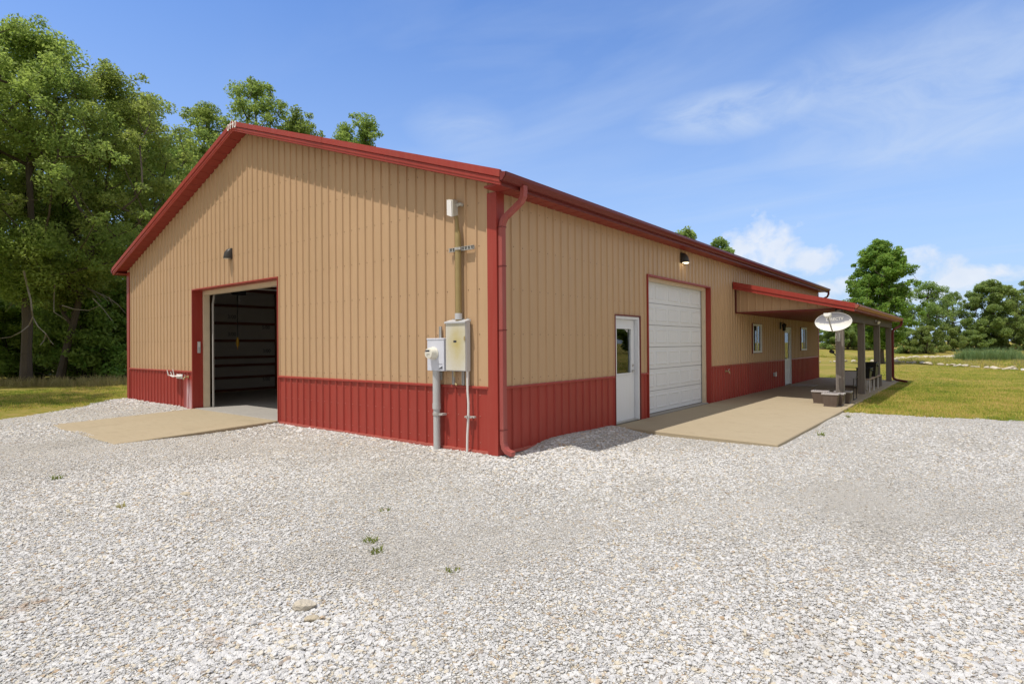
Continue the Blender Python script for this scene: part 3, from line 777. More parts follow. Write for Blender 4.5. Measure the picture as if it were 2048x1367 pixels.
pc = thing('pull_cord', 'black cord with a yellow handle hanging inside the open door', 'cord', (-12.12, 2.0, 3.16))
mb = MB(); mb.tube([(-12.12, 2, 3.16), (-12.12, 2, 2.5), (-12.12, 2, 1.86)], .014); mb.build('cord', M_black, pc)
mb = MB(); mb.lathe([(.01, 1.50), (.012, 1.58), (.035, 1.62), (.048, 1.70), (.046, 1.78), (.03, 1.85), (.012, 1.88)], (-12.12, 2, 0)); mb.build('handle', M_yellow, pc, smooth=True)
# ---- entry door in the side wall
DP = .13
mb = MB(); mb.frame('x', -DP, t + .006, MY0 - .025, MY1 + .025, ZB, MZ + .025, .025, bottom=False); mb.build('door_casing', M_dkred, B)
ed = sub_empty('entry_door', B, (-.06, MY0 + .5, 0))
mb = MB(); mb.frame('x', -DP, .012, MY0 + .002, MY1 - .002, -.008, MZ - .002, .055, bottom=False); mb.box(-DP, .0, MY0 + .06, MY1 - .06, -.011, .018, 1); mb.build('frame', [M_white, M_galv], ed, bevel=.004)
y0, y1 = MY0 + .066, MY1 - .070
gy0, gy1, gz0, gz1 = y0 + .15, y1 - .15, .98, 1.90
mb = MB(); x0, x1 = -.125, -.082
mb.box(x0, x1, y0, y1, .02, gz0); mb.box(x0, x1, y0, y1, gz1, MZ - .06); mb.box(x0, x1, y0, gy0, gz0, gz1); mb.box(x0, x1, gy1, y1, gz0, gz1)
mb.build('door_leaf', M_white, ed)
mb = MB(); mb.frame('x', x1, x1 + .016, gy0 - .03, gy1 + .03, gz0 - .03, gz1 + .03, .035); mb.build('glazing_bead', M_white, ed, bevel=.004)
mb = MB(); mb.box(-.112, -.106, gy0, gy1, gz0, gz1); mb.build('glass', M_glass, ed)
mb = MB(); hy = y1 - .065
mb.lathe([(.03, 0), (.03, .012), (.014, .02), (.014, .05)], (x1, hy, 1.02), Vector((1, 0, 0))); mb.tube([(x1 + .045, hy, 1.02), (x1 + .05, hy - .05, 1.02), (x1 + .048, hy - .12, 1.015)], .011)
mb.lathe([(.03, 0), (.03, .014), (.012, .02)], (x1, hy, 1.13), Vector((1, 0, 0))); mb.build('handle', M_galv, ed, smooth=True)
# ---- closed overhead door in the side wall
mb = MB(); mb.frame('x', -.21, t + .006, OY0 - .03, OY1 + .03, ZB, OZ + .03, .03, bottom=False); mb.build('door_casing', M_red, B)
mb = MB(); mb.frame('x', -.19, -.10, OY0 + .001, OY1 - .001, -.01, OZ - .001, .075, bottom=False); mb.build('door_frame', M_cream, B)
sd = sub_empty('overhead_door', B, (-.2, 7, 0))
NS = 6; y0, y1 = OY0 + .02, OY1 - .02; zt = 3.02; hs = zt / NS
for k in range(NS):
    z0, z1 = k * hs + .004, (k + 1) * hs - .006
    mb = MB(); mb.box(-.26, -.212, y0, y1, z0, z1)
    n = 5 if False else 8; pw = (y1 - y0 - .16) / 8
    n = 5; pw = (y1 - y0 - .16) / n
    for j in range(n):
        a = y0 + .08 + j * pw + .06; b = a + pw - .12
        c, d = z0 + .085, z1 - .085
        mb.loops([[(-.212, a, c), (-.212, b, c), (-.212, b, d), (-.212, a, d)], [(-.2215, a + .018, c + .018), (-.2215, b - .018, c + .018), (-.2215, b - .018, d - .018), (-.2215, a + .018, d - .018)]][::-1], caps=False)
        e = .035
        mb.loops([[(-.211, a, c), (-.211, b, c), (-.211, b, d), (-.211, a, d)], [(-.200, a + .012, c + .012), (-.200, b - .012, c + .012), (-.200, b - .012, d - .012), (-.200, a + .012, d - .012)], [(-.200, a + e, c + e), (-.200, b - e, c + e), (-.200, b - e, d - e), (-.200, a + e, d - e)], [(-.208, a + e + .012, c + e + .012), (-.208, b - e - .012, c + e + .012), (-.208, b - e - .012, d - e - .012), (-.208, a + e + .012, d - e - .012)]])
    mb.build('door_section', M_white, sd)
mb = MB(); mb.box(-.25, -.215, y0, y1, -.012, .003); mb.build('weather_seal', M_black, sd)
# ---- porch door and windows
mb = MB(); mb.frame('x', -.09, t + .004, PY0 - .02, PY1 + .02, ZB, PZ + .02, .02, bottom=False); mb.build('door_casing', M_dkred, B)
pd = sub_empty('entry_door', B, (-.03, 17.1, 0))
mb = MB(); mb.frame('x', -.09, .030, PY0 + .001, PY1 - .001, -.008, PZ - .002, .05, bottom=False); mb.build('frame', M_white, pd)
y0, y1 = PY0 + .052, PY1 - .052; x0, x1 = -.045, -.005
mb = MB(); mb.box(x0, x1, y0, y1, .01, .98); mb.box(x0, x1, y0, y1, 1.95, PZ - .055); mb.box(x0, x1, y0, y0 + .12, .98, 1.95); mb.box(x0, x1, y1 - .12, y1, .98, 1.95)
for zz in ((.12, .5), (.56, .9)):
    for yy in ((y0 + .1, y0 + .40), (y1 - .40, y1 - .1)): mb.frame('x', x1, x1 + .008, yy[0], yy[1], zz[0], zz[1], .03)
mb.build('door_leaf', M_white, pd)
mb = MB(); mb.box(-.030, -.024, y0 + .12, y1 - .12, .98, 1.95); mb.build('glass', M_glass, pd)
mb = MB(); mb.lathe([(.025, 0), (.025, .01), (.012, .02), (.028, .045), (.028, .06), (.01, .07)], (x1, y0 + .06, 1.0), Vector((1, 0, 0))); mb.build('handle', M_dark, pd, smooth=True)
for a, b, c, d in WIN:
    w = sub_empty('window', B, (0, (a + b) / 2, c))
    mb = MB(); mb.frame('x', -.06, t + .004, a - .015, b + .015, c - .015, d + .015, .016); mb.build('window_casing', M_dkred, w)
    mb = MB(); mb.frame('x', -.055, .036, a + .002, b - .002, c + .002, d - .002, .062); m_ = (a + b) / 2; mb.box(-.05, .030, m_ - .022, m_ + .022, c + .053, d - .053); mb.build('frame', M_white, w)
    for k, (p, q) in enumerate(((a + .052, m_ - .023), (m_ + .023, b - .052))):
        mb = MB(); xx = .015 - .02 * k; mb.box(xx - .004, xx, p, q, c + .053, d - .053); mb.build('pane', M_glass, w)
    mb = MB(); n = 26
    mb.loops([[(-.10 + .012 * math.sin(k * 1.7), a + (b - a) * .58 * k / n, z) for k in range(n + 1)] for z in (c, d)], closed=False, caps=False); mb.build('curtain', M_curt, w)
# ---- porch roof
CY0, CY1 = 10.75, 22.72
pr = sub_empty('porch_roof', B, (1.5, 16.8, 2.9))
def pz(x, d=0): return 3.38 - .252 * x + d
def psweep(mb, prof, x0, x1, mi=0): mb.loops([[(x, y, pz(x, d)) for y, d in prof] for x in (x0, x1)], mi)
mb = MB(); psweep(mb, [(CY0 + .012, -.035), (CY1, -.035), (CY1, -.01), (CY0 + .012, -.01)], .024, 3.13)
k = 0
while CY0 + .1 + k * .2286 < CY1 - .05:
    y = CY0 + .1 + k * .2286; k += 1
    psweep(mb, [(y - .03, -.011), (y - .012, .008), (y + .012, .008), (y + .03, -.011)], .024, 3.16)
mb.build('roof_sheet', M_dkred, pr)
mb = MB(); psweep(mb, [(CY0 - .03, -.115), (CY0 + .012, -.13), (CY0 + .012, .012), (CY0 - .03, .012)], .024, 3.14); mb.build('rake_trim', M_red, pr); mb = MB(); psweep(mb, [(CY1 - .012, -.13), (CY1 + .03, -.115), (CY1 + .03, .012), (CY1 - .012, .012)], .024, 3.14); mb.build('rake_trim', M_red, pr)
mb = MB(); psweep(mb, [(CY0 - .012, -.205), (CY0 + .02, -.205), (CY0 + .02, -.132), (CY0 - .012, -.118)], .024, 3.12); mb.box(3.095, 3.12, CY0 + .021, CY1 - .02, 2.42, 2.578); mb.build('fascia', M_red, pr)
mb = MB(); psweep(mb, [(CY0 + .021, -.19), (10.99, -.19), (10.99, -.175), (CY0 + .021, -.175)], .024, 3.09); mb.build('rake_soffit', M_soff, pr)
mb = MB(); ribbed(mb, .05, 3.05, .14, K(2.50), lambda s: pz(s, -.192), [], lambda s, o, z: (s, 11.0 - o * .6, z)); mb.build('gable_panel', M_tan, pr)
mb = MB(); mb.box(.024, .05, 10.965, 11.0, 2.47, pz(.05, -.195)); mb.box(.024, 2.64, 10.97, 11.01, 2.462, 2.50); mb.build('panel_trim', M_dkred, pr)
mb = MB()
k = 0
while .03 + k * .3 < 2.62:
    a = .03 + k * .3; mb.box(a, min(a + .288, 2.63), 11.012, CY1 - .03, 2.466, 2.48); k += 1
mb.box(.03, 2.63, 11.012, CY1 - .03, 2.482, 2.495); mb.box(2.87, 3.094, 11.0, CY1 - .03, 2.425, 2.44)
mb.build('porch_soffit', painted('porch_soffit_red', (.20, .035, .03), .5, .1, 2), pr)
mb = MB(); mb.box(2.652, 2.70, 10.86, CY1 - .16, 2.165, 2.455); mb.box(2.80, 2.848, 10.86, CY1 - .16, 2.165, 2.455); mb.build('beam', M_beam, pr, bevel=.004)
P = MB(); gpz = 2.565
Pp = [(.002, 0), (.002, -.11), (.07, -.11), (.078, -.09), (.12, -.045), (.12, 0), (.112, 0), (.108, -.04), (.07, -.085), (.06, -.10), (.01, -.10), (.01, 0)]
P.loops([[(3.12 + px, y, gpz + z) for px, z in Pp] for y in (CY0 - .02, CY1 + .02)])
for y, d in ((CY0 - .02, .004), (CY1 + .02, -.004)): P.loops([[(3.12 + px, yy, gpz + z) for px, z in Pp[1:6] + [(.002, 0)]] for yy in (y, y + d)])
P.build('gutter', painted('porch_gutter_red', (.33, .095, .06), .42, .14, 2, (.42, .22, .13), .3), pr)
PYS = (10.95, 14.7, 18.45, 22.2)
for y in PYS:
    mb = MB(); mb.box(2.701, 2.799, y - .085, y + .085, -.055, 2.46)
    mb.box(2.655, 2.7005, y - .083, y + .083, -.056, 2.164); mb.box(2.7995, 2.845, y - .083, y + .083, -.056, 2.164)
    mb.build('post', M_post, B, origin=(2.75, y, 0), bevel=.004)
mb = MB(); mb.rect_tube([(3.18, CY1 - .08, 2.46), (3.18, CY1 - .08, 2.36), (3.14, CY1 - .1, 2.26), (2.98, 22.36, 2.14), (2.90, 22.3, 2.06), (2.89, 22.3, 1.9), (2.89, 22.3, .14), (2.91, 22.3, .05), (3.02, 22.22, .0), (3.42, 21.9, -.05)], .085, .11, Vector((0, 1, 0))); mb.build('downspout', M_dkred, B, bevel=.006)
mb = MB(); mb.box(2.8455, 2.853, 18.40, 18.50, 1.25, 1.75)
sg = mb.build('thermometer', M_brass); tag(sg, 'narrow brass-coloured thermometer strip on the third porch post', 'thermometer')

# ------------------------------------------------------------------ wall fixtures
def half_shade(name, label, c, nrm, lit, w=.11, h=.24, d=.16):
    """half-barrel downlight: back plate, tapering shade, lens"""
    n = Vector(nrm); u = Vector((0, 0, 1)).cross(n).normalized(); c = Vector(c)
    o = thing(name, label, 'wall light', c, 'wall lights over the overhead doors')
    mb = MB()
    P = lambda a, out, z: c + u * a + n * out + Vector((0, 0, z))
    secs = []
    for z, k, ww in ((.5, .30, .62), (.38, .55, .78), (.1, .85, .95), (-.35, 1.0, 1.0), (-.5, 1.0, 1.0)):
        L = [P(-w * ww, .02, z * h), P(w * ww, .02, z * h)] + [P(w * ww * math.cos(a), .02 + (d * k - .02) * math.sin(a) ** .8, z * h) for a in [math.pi * i / 8 for i in range(1, 8)]]
        secs.append(L)
    mb.loops(secs); mb.build('shade', M_dark, o, smooth=True)
    mb = MB(); mb.loops([[P(sx * w * .9, oo, sz * h * .52) for sx, sz in ((-1, -1), (1, -1), (1, 1), (-1, 1))] for oo in (-.012, .018)]); mb.build('back_plate', M_dark, o)
    mb = MB(); mb.loops([[P(w * .75 * math.cos(a), .035 + d * .72 * abs(math.sin(a)) ** .8, z * h) for a in [math.pi * i / 8 for i in range(9)]] for z in (-.502, -.53)]); mb.build('lens', M_bulb if lit else M_plast, o)
    return o
half_shade('wall_light', 'dark half-barrel wall light on the sunlit gable above the open door', (-8.27, -.025, 3.80), (0, -1, 0), False)
half_shade('wall_light', 'lit dark half-barrel wall light above the closed white overhead door', (.025, 7.0, 3.66), (1, 0, 0), True)
pl = thing('porch_lantern', 'black lantern on the wall under the porch beside the door', 'lantern', (.03, 16.05, 2.2))
mb = MB(); mb.box(.02, .045, 15.98, 16.12, 2.08, 2.34); mb.tube([(.045, 16.05, 2.28), (.12, 16.05, 2.33), (.15, 16.05, 2.29)], .012); mb.build('bracket', M_black, pl)
mb = MB(); mb.lathe([(.02, .16), (.09, .10), (.10, .085), (.075, .08), (.055, -.10), (.06, -.12), (.02, -.13)], (.15, 16.05, 2.14), n=6); mb.build('lamp_head', M_black, pl)

em = thing('electric_meter', 'pale grey meter box with a round glass meter and a thick grey riser pipe', 'electric meter', (-1.16, -.03, .5))
mb = MB(); mb.box(-1.345, -.965, -.155, -.04, 1.18, 1.69); mb.box(-1.352, -.958, -.163, -.036, 1.672, 1.70); mb.build('meter_box', M_ltblue, em, bevel=.008)
mb = MB(); mb.lathe([(.102, 0), (.104, .02), (.092, .025), (.092, .05), (.088, .10), (.08, .125), (.03, .13)], (-1.185, -.156, 1.46), Vector((0, -1, 0)), 24); mb.build('meter_dial', M_plast, em, smooth=True)
mb = MB(); mb.box(-1.235, -1.155, -.290, -.284, 1.49, 1.513); mb.box(-1.255, -1.244, -.288, -.282, 1.485, 1.50); mb.box(-1.22, -1.15, -.288, -.283, 1.442, 1.450); mb.box(-1.215, -1.2, -.288, -.283, 1.42, 1.43); mb.build('meter_display', M_ink, em)
mb = MB(); mb.loops([[(x, y, z) for x, z in ((-1.085, 1.215), (-.995, 1.225), (-.995, 1.26))] for y in (-.157, -.1575)]); mb.box(-1.08, -.995, -.158, -.156, 1.285, 1.29); mb.loops([[(x, y, z) for x, z in ((-1.085, 1.205), (-1.08, 1.2), (-.99, 1.21), (-.99, 1.215))] for y in (-.157, -.1585)]); mb.build('warning_sticker', M_ink, em)
mb = MB(); mb.tube([(-1.19, -.10, 1.18), (-1.19, -.10, .63)], .062, 14, caps=True); mb.tube([(-1.19, -.10, .66), (-1.19, -.10, .57)], .067, 14); mb.tube([(-1.19, -.10, .60), (-1.19, -.10, -.12)], .055, 14); mb.build('riser_pipe', M_pvc, em, smooth=True)
mb = MB(); mb.tube([(-1.19, -.10, .51), (-1.19, -.10, .47)], .064, 14); mb.box(-1.12, -1.03, -.13, -.04, .475, .505); mb.tube([(-1.045, -.14, .49), (-1.045, -.03, .49)], .012); mb.build('pipe_clamp', M_galv, em)
mb = MB(); mb.box(-1.18, -1.135, -.04, -.024, 1.03, 1.89); mb.box(-1.178, -1.170, -.05, -.04, 1.705, 1.89); mb.box(-1.145, -1.137, -.05, -.04, 1.705, 1.89); mb.build('strut', M_galv, em)
bp = thing('breaker_panel', 'tall sun-yellowed grey breaker box beside the corner of the building', 'breaker box', (-.72, -.03, 1.2))
mb = MB(); mb.box(-.935, -.505, -.135, -.035, 1.185, 1.945); mb.build('box', M_grey, bp, bevel=.006)
mb = MB(); mb.box(-.93, -.512, -.146, -.136, 1.195, 1.925); mb.build('cover', M_panel, bp, origin=(-.72, -.14, 1.56), bevel=.004)
mb = MB(); mb.loops([[(x, y, z) for y, z in ((-.165, 1.925), (-.165, 1.95), (-.03, 1.985), (-.03, 1.95))] for x in (-.945, -.495)]); mb.build('rain_hood', M_grey, bp)
mb = MB(); mb.box(-.76, -.695, -.1485, -.1455, 1.63, 1.66); mb.build('nameplate', M_ink, bp)
mb = MB(); mb.box(-.535, -.512, -.156, -.146, 1.66, 1.72); mb.build('latch', M_brass, bp)
mb = MB()
for x in (-.87, -.66, -.56):
    mb.box(x - .022, x + .022, -.038, -.022, .965, 2.0)
    for s in (-1, 1): mb.box(x + s * .018 - .004, x + s * .018 + .004, -.05, -.038, .965, 1.18)
mb.build('strut', M_galv, bp)
mb = MB(); mb.tube([(-.80, -.09, 1.185), (-.80, -.09, 1.10), (-.80, -.088, 1.09)], .014); mb.build('ground_lug', M_brass, bp); mb = MB(); mb.tube([(-.81, -.06, .985), (-.78, -.06, .962)], .016); mb.build('ground_lug', M_brass, bp)
mb = MB(); mb.tube([(-.525, -.085, 1.185), (-.525, -.085, .9), (-.508, -.085, .7), (-.512, -.085, .48), (-.535, -.085, .2), (-.545, -.085, -.12)], .0185, 10); mb.build('cable_conduit', M_cable, bp, smooth=True)
mb = MB(); mb.box(-.575, -.40, -.075, -.03, .475, .500); mb.tube([(-.56, -.11, .487), (-.56, -.06, .487)], .014); mb.tube([(-.44, -.11, .487), (-.44, -.03, .487)], .014); mb.tube([(-.515, -.115, .51), (-.515, -.115, .465)], .012); mb.build('pipe_clamp', M_galv, bp)
sm = thing('service_mast', 'weathered olive service conduit with a grey weatherhead above the breaker box', 'service mast', (-.70, -.06, 2.0))
mb = MB(); mb.tube([(-.705, -.085, 1.96), (-.705, -.085, 3.18), (-.708, -.085, 3.3), (-.72, -.085, 3.42), (-.73, -.085, 3.56), (-.735, -.09, 3.62)], [.048, .048, .047, .03, .026, .026], 14); mb.build('conduit', M_olive, sm, smooth=True)
mb = MB(); mb.tube([(-.705, -.085, 1.985), (-.705, -.085, 2.08)], .058, 14); mb.build('hub', M_grey, sm, smooth=True)
mb = MB()
mb.loops([[(-.80, -.20, 3.60), (-.70, -.20, 3.56), (-.70, -.08, 3.60), (-.80, -.08, 3.64)], [(-.835, -.17, 3.86), (-.735, -.17, 3.83), (-.735, -.05, 3.85), (-.835, -.05, 3.88)]]); mb.tube([(-.74, -.09, 3.76), (-.68, -.05, 3.78), (-.67, -.01, 3.77)], .03, 8); mb.build('weatherhead', painted('weatherhead_grey', (.50, .48, .42), .5, .12, 8), sm, bevel=.012)
mb = MB(); mb.loops([[(-.812, -.218, 3.60), (-.71, -.218, 3.56), (-.71, -.205, 3.565), (-.812, -.205, 3.605)], [(-.845, -.188, 3.85), (-.748, -.188, 3.82), (-.748, -.175, 3.82), (-.845, -.175, 3.85)]]); mb.build('weatherhead_plate', M_cable, sm)
mb = MB()
mb.box(-.93, -.40, -.045, -.041, 3.055, 3.105)
for z in (3.050, 3.105): mb.box(-.93, -.40, -.075, -.041, z, z + .006)
for x in [-.915 + .065 * i for i in range(8)]: mb.box(x, x + .014, -.073, -.046, 3.057, 3.104)
mb.build('strut', M_galv, sm)
mb = MB(); mb.tube([(-.705, -.085, 3.06), (-.705, -.085, 3.10)], .056, 14); mb.box(-.66, -.63, -.12, -.045, 3.06, 3.1); mb.build('pipe_clamp', M_galv, sm)

hh = thing('hose_hanger', 'white hose hanger with three prongs on the red wainscot beside the tap', 'hose hanger', (-11.2, -.03, .84))
mb = MB(); mb.loops([[(-11.35, -.03, .80), (-11.0, -.03, .80), (-11.0, -.03, .815), (-11.35, -.03, .815)], [(-11.42, -.20, .83), (-11.1, -.24, .79), (-11.1, -.24, .805), (-11.42, -.20, .845)]]); mb.box(-11.38, -11.0, -.032, -.022, .74, .86)
for x, z in ((-11.45, .97), (-11.22, .93), (-11.08, 1.0)): mb.loops([[(x - .025, -.21, .82), (x + .025, -.21, .82), (x + .025, -.195, .82), (x - .025, -.195, .82)], [(x - .05, -.23, z), (x - .01, -.23, z), (x - .01, -.22, z), (x - .05, -.22, z)]])
mb.build('tray', M_cable, hh, bevel=.004)
def tap(label, c, n):
    n = Vector(n); u = Vector((0, 0, 1)).cross(n); c = Vector(c)
    o = thing('hose_tap', label, 'tap', c)
    mb = MB(); mb.tube([c, c + n * .07, c + n * .10 + Vector((0, 0, -.02)), c + n * .115 + Vector((0, 0, -.07))], [.02, .02, .021, .017], 8); mb.lathe([(.035, 0), (.035, .012)], c, n); mb.build('spout', M_brass, o, smooth=True)
    mb = MB(); mb.tube([c + n * .07, c + n * .09 + Vector((0, 0, .05)), c + n * .09 + Vector((0, 0, .052)) + u * .045], .011, 6); mb.build('handle', M_galv, o, smooth=True)
tap('brass tap above a white lime streak on the red wainscot', (-10.66, -.02, .80), (0, -1, 0))
tap('pale tap on the red wainscot between the overhead door and the porch', (.02, 10.06, .79), (1, 0, 0))
kp = thing('door_keypad', 'small grey keypad on the red door casing of the open door', 'keypad', (DX0 + .0, .11, 1.58))
mb = MB(); mb.box(DX0 + .0015, DX0 + .03, .09, .16, 1.43, 1.73); mb.build('case', M_grey, kp, bevel=.006)
mb = MB(); mb.box(DX0 + .03, DX0 + .036, .097, .153, 1.59, 1.71); mb.build('cover', M_cable, kp, bevel=.003)
mb = MB(); mb.box(DX0 + .03, DX0 + .033, .10, .15, 1.45, 1.57); mb.build('key_pad', M_pvc, kp)
ob = thing('outlet_box', 'grey weatherproof outlet box low on the red wainscot under the porch', 'outlet', (.02, 15.1, .47))
mb = MB(); mb.box(.02, .09, 15.03, 15.17, .41, .54); mb.build('box', M_grey, ob, bevel=.006)
mb = MB(); mb.box(.0905, .105, 15.02, 15.18, .40, .55); mb.build('cover', M_cable, ob, bevel=.004)
dm = MB(); dm.box(.22, .95, 16.55, 17.6, -.0155 - .004, .004); tag(dm.build('door_mat', M_mat, bevel=.004), 'pale worn mat on the patio in front of the porch door', 'mat')

# ------------------------------------------------------------------ satellite dish on the first post
DC = Vector((2.69, 10.52, 2.105)); DWd, DHt = .44, .245
sdish = thing('satellite_dish', 'oval white satellite dish with a grey lettered band on the first porch post', 'satellite dish', (2.72, 10.85, 1.75))
dn = Vector((-.15, -.95, .24)).normalized(); du = Vector((0, 0, 1)).cross(dn).normalized(); dv = dn.cross(du)
def dish_pt(a, b, off=0): return DC + du * a * DWd + dv * b * DHt + dn * (.075 * (a * a + b * b) + off)
mb = MB(); NR, NA = 14, 48
for back in (0, 1):
    for i in range(NR):
        for j in range(NA):
            q = []
            for ii, jj in ((i, j), (i + 1, j), (i + 1, j + 1), (i, j + 1)):
                r = ii / NR; a = 2 * math.pi * jj / NA; q.append((r * math.cos(a), r * math.sin(a)))
            cx = sum(p[0] for p in q) / 4; cy = sum(p[1] for p in q) / 4
            band = cy > .14 - .30 * (1 - cx * cx) * .9 + .12 * cx
            pts = [dish_pt(p[0], p[1], -.006 if back else 0) for p in q]
            if i == 0: pts = [pts[0], pts[1], pts[2]]
            mb.face(pts, 2 if back else (1 if band else 0))
rim = [dish_pt(math.cos(6.2832 * k / NA), math.sin(6.2832 * k / NA), -.003) for k in range(NA)]
for k in range(NA):
    a, b = rim[k], rim[(k + 1) % NA]; mb.loops([[p + dn * .007, p - dn * .007, p - dn * .007 + (p - DC).normalized() * .010, p + dn * .007 + (p - DC).normalized() * .010] for p in (a, b)], 0, caps=False)
mb.build('reflector', [M_dishw, M_dishg, M_pvc], sdish, smooth=True)
def onto_dish(c):
    a = (c.x - .20) / DWd; b = (c.y + .05) / DHt
    return dish_pt(a, b + .10 * a, .003 + c.z)
text_mesh('DIRECTV', .105, M_dishw, 'lettering', sdish, onto_dish, .0015, .0022)
foot = DC - dv * DHt * 1.02 + dn * .06
lnb = DC + dn * .42 + du * -.02 - dv * .02
lnb = DC + du * -.02 + dn * .40 + dv * .10
mb = MB(); mb.tube([foot - dn * .05, foot + dn * .06 + dv * .02, lnb - dv * .05], .02, 8); mb.build('feed_arm', M_pvc, sdish)
mb = MB()
sec = lambda k, s, e: [lnb + dn * k + du * x * s + dv * (z * s - .03) for x, z in ((-.09, .05), (.09, .05), (.09, -.02), (.05, -.06), (-.05, -.06), (-.09, -.02))]
mb.loops([sec(-.03, .8, 0), sec(.0, 1, 0), sec(.08, 1, 0), sec(.1, .8, 0)]); mb.build('receiver_head', M_dishw, sdish, bevel=.008)
mb = MB(); mb.tube([DC - dn * .02, DC - dn * .10 - dv * .06, Vector((2.72, 10.78, 1.86)), Vector((2.72, 10.79, 1.62))], .028, 10); mb.loops([[(2.66, y, 1.60), (2.78, y, 1.60), (2.77, y, 1.83), (2.67, y, 1.83)] for y in (10.80, 10.862)]); mb.build('mount', M_galv, sdish)
sp = thing('spot_lamp', 'small black lamp on the house side of the first porch post', 'lamp', (2.62, 10.9, 1.3))
mb = MB(); mb.tube([(2.655, 10.9, 1.24), (2.60, 10.88, 1.30)], .014); mb.lathe([(.02, -.05), (.045, -.03), (.05, .05), (.04, .07)], (2.585, 10.86, 1.33), Vector((-.6, -.7, .3)), 10); mb.build('head', M_black, sp, smooth=True)
fl = thing('flood_light', 'small white twin flood light on the dark porch beam', 'flood light', (2.86, 17.3, 2.35))
mb = MB(); mb.box(2.8485, 2.87, 17.22, 17.38, 2.26, 2.36); 
for s in (-1, 1): mb.lathe([(.02, 0), (.05, .05), (.055, .11)], (2.87, 17.3 + .06 * s, 2.30), Vector((.7, .4 * s, -.35)), 10)
mb.build('heads', M_cable, fl, smooth=True)

# ------------------------------------------------------------------ planters and porch furniture
def planter(name, label, x0, x1, y0, y1, z0, h, taper, group=None, zs=None):
    o = thing(name, label, 'planter', ((x0 + x1) / 2, (y0 + y1) / 2, z0), group)
    mb = MB(); tp = taper
    def ring(x0, x1, y0, y1, z): return [(x0, y0, z), (x1, y0, z), (x1, y1, z), (x0, y1, z)]
    mb.loops([ring(x0 + tp, x1 - tp, y0 + tp * .6, y1 - tp * .6, z0), ring(x0 + tp * .92, x1 - tp * .92, y0 + tp * .55, y1 - tp * .55, z0 + .03), ring(x0 + .012, x1 - .012, y0 + .012, y1 - .012, z0 + h - .04)])
    mb.box(x0 + tp - .012, x1 - tp + .012, y0 + tp * .6 - .012, y1 - tp * .6 + .012, z0, z0 + .022)
    mb.build('tub', M_planter, o, bevel=.008)
    mb = MB(); w = .035; zt = z0 + h
    mb.box(x0, x0 + w, y0 + w, y1 - w, zt - .04, zt); mb.box(x1 - w, x1, y0 + w, y1 - w, zt - .04, zt); mb.box(x0, x1, y0, y0 + w, zt - .04, zt); mb.box(x0, x1, y1 - w, y1, zt - .04, zt); mb.build('rim', M_rim, o, bevel=.006)
    mb = MB(); mb.box(x0 + w, x1 - w, y0 + w, y1 - w, zt - .039, zt - .022); mb.build('soil', M_soil, o)
    return o
pz_ = lambda x: -.012 - .0166 * x
G = 'brown resin planters round the first porch post'
planter('planter', 'brown tapered planter with a pale rim, nearest the gravel of the group', 2.47, 2.86, 9.96, 10.28, pz_(2.66), .34, .055, G)
planter('planter', 'narrow brown planter in the middle behind the nearest one', 2.53, 2.93, 10.30, 10.60, pz_(2.7), .33, .055, G)
planter('planter', 'brown planter against the first porch post, behind two others', 2.57, 2.98, 11.09, 11.40, pz_(2.75), .33, .055, G)
planter('planter', 'brown planter set apart toward the house beside the first porch post', 2.10, 2.50, 10.62, 10.93, pz_(2.3), .34, .055, G)
planter('planter', 'long brown trough planter deep on the shaded patio', 1.75, 2.35, 17.0, 17.6, pz_(2.1), .42, .05)
ch = thing('patio_chair', 'grey sling patio chair with a thin dark metal frame beside the second post', 'chair', (2.55, 12.6, pz_(2.5)))
cz = pz_(2.5)
mb = MB(); r = .012
for x in (2.50, 2.88):
    mb.tube([(x, 12.15, cz + .012), (x, 12.72, cz + .012)], r, 6); mb.tube([(x, 12.15, cz + .012), (x, 12.17, cz + .40), (x, 12.2, cz + .42), (x, 12.66, cz + .38), (x, 12.84, cz + .8)], r, 6); mb.tube([(x, 12.72, cz + .012), (x, 12.68, cz + .38)], r, 6); mb.tube([(x, 12.18, cz + .41), (x, 12.2, cz + .60), (x, 12.74, cz + .60)], r, 6)
mb.tube([(2.50, 12.84, cz + .8), (2.88, 12.84, cz + .8)], r, 6); mb.tube([(2.50, 12.17, cz + .40), (2.88, 12.17, cz + .40)], r, 6); mb.build('frame', M_dark, ch, smooth=True)
mb = MB(); mb.loops([[(2.51, y, z), (2.87, y, z), (2.87, y + .004, z - .012), (2.51, y + .004, z - .012)] for y, z in ((12.18, cz + .425), (12.3, cz + .405), (12.5, cz + .38), (12.64, cz + .385))]); mb.build('seat', M_mesh, ch, smooth=True)
mb = MB(); mb.loops([[(2.51, y, z), (2.87, y, z), (2.87, y + .012, z), (2.51, y + .012, z)] for y, z in ((12.66, cz + .40), (12.76, cz + .62), (12.835, cz + .79))]); mb.build('backrest', M_mesh, ch)
bn = thing('bench', 'low plank bench with white metal legs between the second and third posts', 'bench', (2.75, 16.4, pz_(2.8)))
bz = pz_(2.8)
mb = MB(); mb.box(2.60, 2.755, 15.1, 18.0, bz + .42, bz + .46); mb.box(2.765, 2.92, 15.1, 18.0, bz + .42, bz + .46); mb.build('seat', M_bench, bn, bevel=.004)
for y in (15.5, 16.55, 17.6):
    for x in (2.66, 2.87):
        mb = MB(); mb.box(x - .016, x + .016, y - .016, y + .016, bz, bz + .419); mb.build('leg', M_cable, bn)
mb = MB(); mb.box(2.58, 2.94, 18.005, 18.06, bz + .05, bz + .47); mb.build('end_board', M_post, bn)
